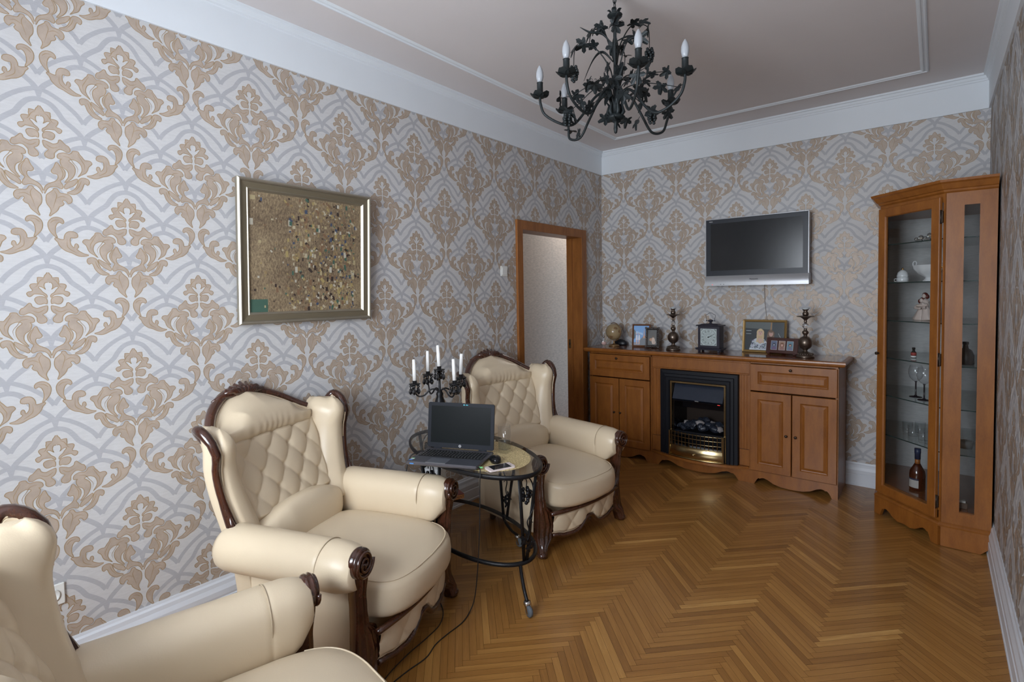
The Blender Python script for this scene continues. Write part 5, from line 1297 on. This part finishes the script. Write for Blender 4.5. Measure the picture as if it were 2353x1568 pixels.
m.tube([(.0062*math.cos(a), -.0036, .017+.0062*math.sin(a)) for a in [2*PI*k/24 for k in range(24)]], .0010, PRINT, 6, True)
text(m, 'hp', .0085, PRINT, Mh)
m.box(.016, .021, -.0036, -.0030, .2355, .2405, CYANL); text(m, 'airline', .006, CYANL, Matrix.Translation((.035, -.0036, .238)) @ Matrix.Rotation(PI/2, 4, 'X')); m.build('lid_marks', ld_, 'white round maker mark and pale blue light')
for sx in (-.13, .13):
    m = MB(BEZEL); m.tube([(sx-.022, ld-.004, .020), (sx+.022, ld-.004, .020)], .006, BEZEL, 10); m.build('hinge', lt)
m = MB(GREENP, Matrix.Identity(4)); m.box(lw+.001, lw+.024, -.108, -.099, .008, .016, GREENP, bev=.003); m.box(lw-.004, lw+.002, -.105, -.102, .0105, .0135, CHROME); m.build('plug', lt, 'light green audio plug')
# mains plug of the charger at the left side
# cable from the laptop to the floor
CB = mat('black_cable', (.012, .012, .014), .45)
m = MB(CB); pts = [(.958, -2.950, .684), (.985, -2.952, .690), (1.008, -2.968, .682), (1.016, -2.980, .63), (1.012, -2.982, .45), (1.000, -2.985, .25), (.985, -2.995, .08), (.975, -3.02, .012), (1.0, -3.10, .004), (1.005, -3.20, .003), (1.015, -3.28, .003), (1.045, -3.36, .003), (1.045, -3.46, .003), (1.055, -3.56, .003), (1.10, -3.66, .003), (1.2, -3.8, .003)]
m.tube(cr(pts, 6), .0025, CB, 7); tag(m.build('audio_cable'), 'thin black cable hanging from the laptop and running over the parquet', 'cable')
m = MB(CB); m.tube(cr([(.74, -3.02, .003), (.86, -3.09, .003), (.925, -3.17, .003), (.95, -3.27, .003), (.965, -3.38, .003), (.99, -3.49, .003), (1.03, -3.60, .003), (1.08, -3.72, .003)], 6), .0022, CB, 7); tag(m.build('mains_cable'), 'shorter thin black floor cable, nearer the front foot of the armchair beside the table', 'cable')
m = MB(CB); m.tube(cr([(.575, -2.935, .682), (.545, -2.945, .684), (.520, -2.985, .672), (.512, -3.010, .60), (.520, -3.02, .50), (.50, -3.0, .35), (.50, -2.97, .235)], 6), .003, CB, 7); m.box(.535, .568, -2.955, -2.925, .676, .694, CB, bev=.004); tag(m.build('charger_cable'), 'black charger lead with plug at the left side of the laptop', 'cable')
# mouse
ms = thing('computer_mouse', 'glossy black computer mouse on the golden placemat', 'mouse', (.950, -2.790, ZM), math.radians(-40))
m = MB(BLACKG)
def mo(p): return (p[0], p[1]*(1-.12*(p[0]/.05)), max(0, p[2]*(1+.15*p[0]/.05)))
m.loft(superel((0, 0, .010), (.048, .029, .022), .8, .8, 16, 28, mo), BLACKG, True, True, True); m.build('shell', ms)
m = MB(PRINTK); m.tube([(.030, 0, .026), (.040, 0, .021)], .005, PRINTK, 8); m.build('scroll_wheel', ms)
# phone
ph = thing('smartphone', 'rose-white smartphone lying on the table edge', 'phone', (1.033, -2.853, ZM), math.radians(68))
m = MB(PHONEW)
P = []
for cx, cy_, a0 in ((.062, -.027, -PI/2), (.062, .027, 0), (-.062, .027, PI/2), (-.062, -.027, PI)):
    P += [(cx+.008*math.cos(a0+PI/2*k/5), cy_+.008*math.sin(a0+PI/2*k/5)) for k in range(6)]
m.prism(P, 0, .008, PHONEW, 'z'); m.build('case', ph)
m = MB(BLACKG); m.box(-.050, .050, -.031, .031, .0081, .0085); m.build('screen', ph, 'black screen')
m = MB(BLACKG); m.lathe([(.001, 0), (.005, 0), (.005, .0005), (.001, .0005)], PHONEW, 16, Matrix.Translation((-.060, 0, .0082))); m.box(.058, .060, -.008, .008, .0081, .0085); m.build('home_button', ph)
# water glass
wg = thing('water_glass', 'square-based clear tumbler half full of water', 'glass', (.884, -2.640, ZM))
def sq(r, z, e): 
    pw = lambda a: math.copysign(abs(a)**e, a); return [(r*pw(math.cos(2*PI*k/40)), r*pw(math.sin(2*PI*k/40)), z) for k in range(40)]
m = MB(CRYSTAL); m.loft([sq(.027, 0, .45), sq(.029, .004, .45), sq(.031, .07, .6), sq(.034, .150, 1), sq(.0325, .150, 1), sq(.0295, .07, .6), sq(.0265, .018, .5), sq(.001, .016, 1)], CRYSTAL, True, True, True); m.build('glass_body', wg)
m = MB(WATER); m.loft([sq(.0258, .019, .5), sq(.0286, .068, .6), sq(.0284, .0685, .6), sq(.001, .0685, 1)], WATER, True, True, True); m.build('water', wg)
# candelabra
cd_ = thing('candelabra', 'black five-armed candelabra with faceted crystal drops behind the laptop', 'candelabra', (.470, -2.722, ZT2+.001), 0)
m = MB(IRON); m.lathe([(.001, 0), (.062, 0), (.064, .006), (.055, .014), (.030, .022), (.018, .04), (.014, .06), (.022, .075), (.014, .09), (.011, .15), (.016, .18), (.030, .20), (.034, .225), (.026, .255), (.018, .275), (.022, .290), (.014, .305), (.007, .312), (.006, .40), (.009, .405), (.006, .412), (.001, .414)], IRON, 16); m.build('stem', cd_)
for k in range(3): 
    pass
CN = []
arms = [(-.140, -.0, 1.020), (-.068, .11, 1.056), (.085, -.07, 1.024), (.125, .05, 1.040)]
rv = Vector((.688, .726, 0)); fv = Vector((-.726, .688, 0)); zb = ZT2+.001
def drops(parent, ax, ay, z, r=.024, n=5):
    for k in range(n):
        a = 2*PI*k/n+.4; x, y = ax+r*math.cos(a), ay+r*math.sin(a)
        m = MB(BLKCRYS); m.sphere((x, y, z-.012), .0075, BLKCRYS, 7, 5); m.lathe([(.001, -.060), (.008, -.053), (.0125, -.043), (.008, -.030), (.001, -.018)], BLKCRYS, 7, Matrix.Translation((x, y, z)), smooth=False); m.build('crystal_drop', parent)
for i, (ra, fa, z) in enumerate(arms):
    e = rv*ra+fv*fa; x, y = e.x, e.y; zz = z-zb
    m = MB(IRON); m.tube(cr([(0, 0, .300), (x*.2, y*.2, .318), (x*.4, y*.4, .312), (x*.62, y*.62, .285), (x*.85, y*.85, .280), (x, y, zz-.045), (x, y, zz-.004)], 6), .0045, IRON, 8)
    m.lathe([(.001, zz-.006), (.012, zz-.006), (.031, zz-.002), (.033, zz+.002), (.012, zz), (.0125, zz+.020), (.001, zz+.020)], IRON, 20, Matrix.Translation((x, y, 0))); am = m.build('arm', cd_); drops(am, x, y, zz)
    CN.append((x, y, zz+.0205, [(-.03, .02), (0, 0), (-.05, .0), (.06, 0)][i]))
zz = 1.098-zb
m = MB(IRON); m.lathe([(.001, zz-.02), (.008, zz-.02), (.010, zz-.006), (.031, zz-.002), (.033, zz+.002), (.012, zz), (.0125, zz+.020), (.001, zz+.020)], IRON, 20); am = m.build('centre_holder', cd_); drops(am, 0, 0, zz, .026, 4)
CN.append((0, 0, zz+.0205, (-.07, 0)))
for (x, y, z, (tl, t2)), lb in zip(CN, ['leftmost of the five white candles in the candelabra', 'second white candle from the left in the candelabra', 'fourth white candle from the left in the candelabra', 'rightmost of the five white candles, before the armchair wing', 'tallest white candle in the centre of the candelabra']):
    c = thing('taper_candle', lb, 'candle', (.470+x, -2.722+y, zb+z), 0, 'candles in the candelabra', rot=(-tl*.726*0+tl*.4*0, tl, 0))
    m = MB(WAX); m.lathe([(.001, 0), (.0112, 0), (.0105, .06), (.0092, .118), (.006, .122), (.001, .121)], WAX, 18); m.build('wax', c)
    m = MB(WICK); m.tube([(0, 0, .120), (.001, 0, .126), (.003, 0, .131)], .0011, WICK, 6); m.build('wick', c)
# boxes on the lower glass
bx = thing('chocolate_box', 'dark red and orange assortment box on the lower glass shelf', 'box', (.194, -2.546, ZL+.013), math.radians(68))
m = MB(mat('box_orange', (.72, .33, .12), .45)); m.box(-.17, .17, -.11, .11, 0, .026, bev=.001)
text(m, 'ASSORTMENT', .022, flat(.12, .03, .02), Matrix.Translation((.10, -.1105, .013)) @ Matrix.Rotation(PI/2, 4, 'X')); m.build('box_side', bx)
m = MB(mat('box_top', (.16, .035, .03), .35, noise=.9, nscale=18)); m.box(-.17, .17, -.11, .11, .0262, .030)
for k in range(9): m.sphere((random.uniform(-.13, .14), random.uniform(-.08, .08), .0302), .018, flat(*random.choice([(.35, .08, .06), (.10, .03, .03), (.42, .16, .10)])), 12, 6, (1, 1, .03))
m.build('box_lid', bx, 'dark red printed lid')
m = MB(mat('white_card', (.70, .72, .74), .5)); m.M = Matrix.Translation((.250, -2.575, ZL+.0440)) @ Matrix.Rotation(math.radians(22), 4, 'Z'); m.box(-.055, .055, -.04, .04, 0, .185, bev=.002); m.box(-.057, .057, -.042, .042, .150, .188, bev=.001)
tag(m.build('white_box'), 'white cardboard box standing on the dark red assortment box', 'box')
# ------------------------------------------------------------------ chandelier
CX, CY, CZt = 1.496, -2.500, ZC
ch = thing('chandelier', 'dark wrought-iron vine chandelier with candle bulbs', 'chandelier', (CX, CY, 0))
m = MB(CHIRON); m.lathe([(.001, ZC), (.05, ZC), (.048, ZC-.02), (.02, ZC-.04), (.001, ZC-.041)], CHIRON, 24); m.build('ceiling_rose', ch)
m = MB(CHIRON)
for k in range(4):
    zc = ZC-.052-.024*k; a = (k % 2)*PI/2
    m.tube([(.008*math.cos(t)*math.cos(a), .008*math.cos(t)*math.sin(a), zc+.016*math.sin(t)) for t in [2*PI*i/16 for i in range(16)]], .0022, CHIRON, 6, True)
m.tube([(.003, .002, ZC-.04), (-.006, .004, 2.89), (.004, -.003, 2.84)], .002, CHIRON, 6)
m.build('chain', ch)
m = MB(CHIRON); m.lathe([(.001, 2.285), (.007, 2.29), (.010, 2.31), (.007, 2.335), (.020, 2.345), (.042, 2.352), (.046, 2.362), (.028, 2.375), (.018, 2.39), (.024, 2.41), (.018, 2.44), (.009, 2.46), (.008, 2.62), (.013, 2.64), (.016, 2.70), (.011, 2.725), (.008, 2.735), (.008, 2.825), (.020, 2.828), (.034, 2.836), (.036, 2.84), (.001, 2.842)], CHIRON, 24); m.build('column', ch)
m = MB(CHIRON)
for k in range(5):
    a = 2*PI*k/5; c, s_ = math.cos(a), math.sin(a)
    m.grid(lambda u, v, c=c, s_=s_: ((.010+.026*u)*c-(v-.5)*.024*math.sin(PI*min(1, .2+u*.8))*s_, (.010+.026*u)*s_+(v-.5)*.024*math.sin(PI*min(1, .2+u*.8))*c, 2.836+.024*math.sin(u*1.9)+.012*(v-.5)**2), 8, 5)
m.build('upper_petal_cup', ch); m = MB(CHIRON)
for k in range(6):
    a = 2*PI*k/6+.3; c, s_ = math.cos(a), math.sin(a)
    m.tube([(.02*c, .02*s_, 2.36), (.038*c, .038*s_, 2.385), (.030*c, .030*s_, 2.42), (.048*c, .048*s_, 2.445)], [.008, .010, .006, .002], CHIRON, 7)
m.build('lower_petal_cup', ch)
# arms: the six candle positions
ARMS = [(-140, .360, 2.462), (-98, .352, 2.468), (-46, .342, 2.462), (-4, .350, 2.468), (60, .320, 2.466), (177, .300, 2.462)]
rg = random.Random(11)
def tendril(mb, p, s, d):
    P = Vector(p); D = Vector(d).normalized(); U_ = D.cross(Vector((0, 0, 1))); U_ = U_.normalized() if U_.length > .1 else Vector((1, 0, 0))
    mb.tube([tuple(P+D*s*i/14+U_*s*.16*math.sin(i*1.1)+Vector((0, 0, s*.16*math.cos(i*1.1)))) for i in range(15)], .0011, CHIRON, 5)
def put_leaf(p, nrm_, up_, r, parent=ch):
    n = Vector(nrm_).normalized(); u_ = Vector(up_); u_ = (u_-n*u_.dot(n)); u_ = u_.normalized() if u_.length > .01 else n.orthogonal().normalized(); w_ = n.cross(u_)
    m = MB(CHIRON); leaf_mesh(m, Matrix.Translation(p) @ Matrix((tuple(u_), tuple(w_), tuple(n))).transposed().to_4x4(), r); m.build('leaf', parent)
for ai, (dg, R, zc) in enumerate(ARMS):
    a = math.radians(dg); c, s_ = math.cos(a), math.sin(a); q = lambda r, z: (r*c, r*s_, z)
    drop = .115 if dg not in (60, 177) else .135
    path = cr([q(.012, 2.36), q(.020, 2.44), q(.055, 2.478), q(.100, 2.455), q(.150, 2.385), q(.205, zc-drop-.018), q(.270, zc-drop-.010), q(R-.022, zc-.085), q(R-.002, zc-.035), q(R, zc)], 6)
    m = MB(CHIRON); m.tube(path, .0062, CHIRON, 9); am = m.build('arm', ch)
    # bobeche of curled petals
    m = MB(CHIRON); T0 = Matrix.Translation((R*c, R*s_, zc))
    m.lathe([(.001, -.006), (.010, -.004), (.018, .002), (.010, .004), (.001, .004)], CHIRON, 16, T0)
    for k in range(5):
        b = 2*PI*k/5+ai; cb, sb_ = math.cos(b), math.sin(b)
        def pet(u, v, o=0): 
            w_ = (v-.5)*.052*math.sin(PI*(.18+.70*u)); r_ = .006+.040*u
            return (r_*cb-w_*sb_, r_*sb_+w_*cb, -.004+.019*u**2.2+.25*abs(w_)*u*.4+o)
        m.grid(lambda u, v: pet(u, v), 7, 5, CHIRON, T0); m.grid(lambda u, v: pet(u, v, -.0012), 7, 5, CHIRON, T0)
    m.build('drip_cup', am)
    m = MB(CHIRON); m.lathe([(.001, .002), (.018, .002), (.0185, .012), (.0145, .016), (.0140, .060), (.0155, .064), (.001, .066)], CHIRON, 18, T0); m.build('candle_sleeve', am)
    m = MB(BULB); m.lathe([(.001, .064), (.010, .065), (.0145, .078), (.0175, .094), (.0165, .112), (.011, .130), (.004, .143), (.001, .145)], BULB, 22, T0); m.build('bulb', am, 'white candle bulb')
# branches with leaves, long blades and grape bunches
def branch(pts, r=.0035):
    m = MB(CHIRON); P = cr(pts, 6); m.tube(P, [r*(1-.5*i/len(P)) for i in range(len(P))], CHIRON, 7); m.build('branch', ch); return P
def blade(pts, w):
    P = cr(pts, 5); m = MB(CHIRON); n = len(P); rings = []
    for i, p in enumerate(P):
        t = (P[min(i+1, n-1)]-P[max(i-1, 0)]).normalized(); sd = t.cross(Vector((0, 0, 1))); sd = sd.normalized() if sd.length > .1 else Vector((1, 0, 0)); nn = sd.cross(t)
        ww = w*math.sin(PI*min(1, .12+.88*i/(n-1)))+.0008
        rings.append([tuple(p+sd*ww+nn*ww*.35), tuple(p+nn*.0008), tuple(p-sd*ww+nn*ww*.35), tuple(p-nn*.0012)])
    m.loft(rings, CHIRON, True, True, True); m.build('blade_leaf', ch)
V3 = lambda r, dg, z: (r*math.cos(math.radians(dg)), r*math.sin(math.radians(dg)), z)
RT = math.degrees(math.atan2(.62, .785))     # azimuth pointing right in the photo
specs = [   # upper arching branches: azimuth, reach, crown height, tip height, bunch?
    (RT+8, .175, 2.805, 2.700, True), (RT+150, .13, 2.80, 2.72, False), (RT-172, .205, 2.690, 2.590, True), (RT-100, .13, 2.76, 2.66, False), (RT+60, .15, 2.72, 2.62, False), (RT-45, .14, 2.70, 2.60, False)]
for az, rc_, zt, ze, gb in specs:
    P = branch([V3(.010, az, zt-.16), V3(.03, az, zt-.09), V3(rc_*.45, az, zt-.012), V3(rc_*.75, az, zt), V3(rc_*.95, az, zt-.02), V3(rc_, az+3, ze)])
    for f in (.45, .62, .8):
        p = P[int(f*(len(P)-1))]; put_leaf(tuple(p+Vector((0, 0, .008))), (rg.uniform(-1, 1), rg.uniform(-1, 1), rg.uniform(.2, 1)), (math.cos(math.radians(az+rg.uniform(-60, 60))), math.sin(math.radians(az)), -.8), rg.uniform(.038, .050))
    if gb:
        m = MB(CHIRON); grapes(m, Matrix.Translation(P[-1]-Vector((0, 0, .006))), .0075, (3, 5, 6, 5, 4, 3, 1)); m.build('grape_bunch', ch)
    m = MB(CHIRON); tendril(m, P[int(.6*len(P))], .045, (math.cos(az), math.sin(az), .2)); m.build('tendril', ch)
blade([V3(.012, RT+150, 2.70), V3(.06, RT+170, 2.755), V3(.12, RT+175, 2.765), V3(.165, RT+178, 2.79)], .012)
blade([V3(.012, RT-160, 2.62), V3(.06, RT+180, 2.665), V3(.105, RT+178, 2.630), V3(.150, RT+180, 2.535)], .014)
blade([V3(.012, RT, 2.72), V3(.06, RT-6, 2.735), V3(.11, RT-6, 2.735), V3(.155, RT-4, 2.775)], .010)
blade([V3(.02, RT-150, 2.46), V3(.05, RT-140, 2.44), V3(.075, RT-140, 2.40)], .018)
blade([V3(.02, RT-60, 2.50), V3(.04, RT-60, 2.54), V3(.06, RT-60, 2.59)], .014)
# middle ring: low branches carrying leaf pairs outwards
for k, (az, R_, z1, z2, gb) in enumerate([(RT+5, .26, 2.56, 2.585, False), (RT-14, .30, 2.50, 2.47, False), (RT+172, .27, 2.50, 2.47, False), (RT-168, .24, 2.47, 2.37, True), (RT+40, .24, 2.55, 2.53, False), (RT-60, .22, 2.50, 2.52, False), (RT-130, .24, 2.49, 2.46, False), (RT+110, .24, 2.55, 2.50, False), (RT-20, .17, 2.44, 2.37, True)]):
    P = branch([V3(.012, az, z1-.10), V3(.04, az, z1-.01), V3(R_*.45, az+5, z1+.012), V3(R_*.75, az-4, (z1+z2)/2), V3(R_, az, z2)], .0030)
    for f, dz in ((.50, .01), (.74, -.008), (.98, .0)):
        p = P[int(f*(len(P)-1))]
        put_leaf(tuple(p+Vector((0, 0, dz))), (rg.uniform(-1, 1), rg.uniform(-1, 1), rg.uniform(-.2, .9)), (rg.uniform(-1, 1), rg.uniform(-1, 1), rg.uniform(-1, -.1)), rg.uniform(.038, .052))
    if gb:
        m = MB(CHIRON); grapes(m, Matrix.Translation(P[-1]-Vector((0, 0, .012))), .0075, (4, 5, 5, 4, 2)); m.build('grape_bunch', ch)
    if k < 7:
        m = MB(CHIRON); tendril(m, P[int(.5*len(P))], .05, (rg.uniform(-1, 1), rg.uniform(-1, 1), .5)); m.build('tendril', ch)
# leaves on the arms and round the foot
for dg, r, z in ((-140, .24, 2.345), (-140, .20, 2.36), (-98, .19, 2.37), (-46, .16, 2.41), (-4, .26, 2.36), (60, .30, 2.42), (177, .22, 2.34), (177, .27, 2.36), (120, .05, 2.36), (-60, .05, 2.33), (0, .06, 2.335), (-120, .055, 2.35), (30, .10, 2.335)):
    put_leaf(V3(r, dg+rg.uniform(-4, 4), z), (rg.uniform(-1, 1), rg.uniform(-1, 1), rg.uniform(-.3, .8)), (rg.uniform(-1, 1), rg.uniform(-1, 1), rg.uniform(-1, .3)), rg.uniform(.038, .050))
for dg, r, z, s_ in ((-100, .02, 2.69, .045), (-130, .035, 2.60, .045), (-80, .03, 2.53, .052), (-110, .045, 2.49, .055), (-30, .04, 2.58, .045)):
    put_leaf(V3(r, dg, z), (math.cos(math.radians(dg)), math.sin(math.radians(dg)), rg.uniform(-.4, .4)), (rg.uniform(-1, 1), rg.uniform(-1, 1), -1), s_)
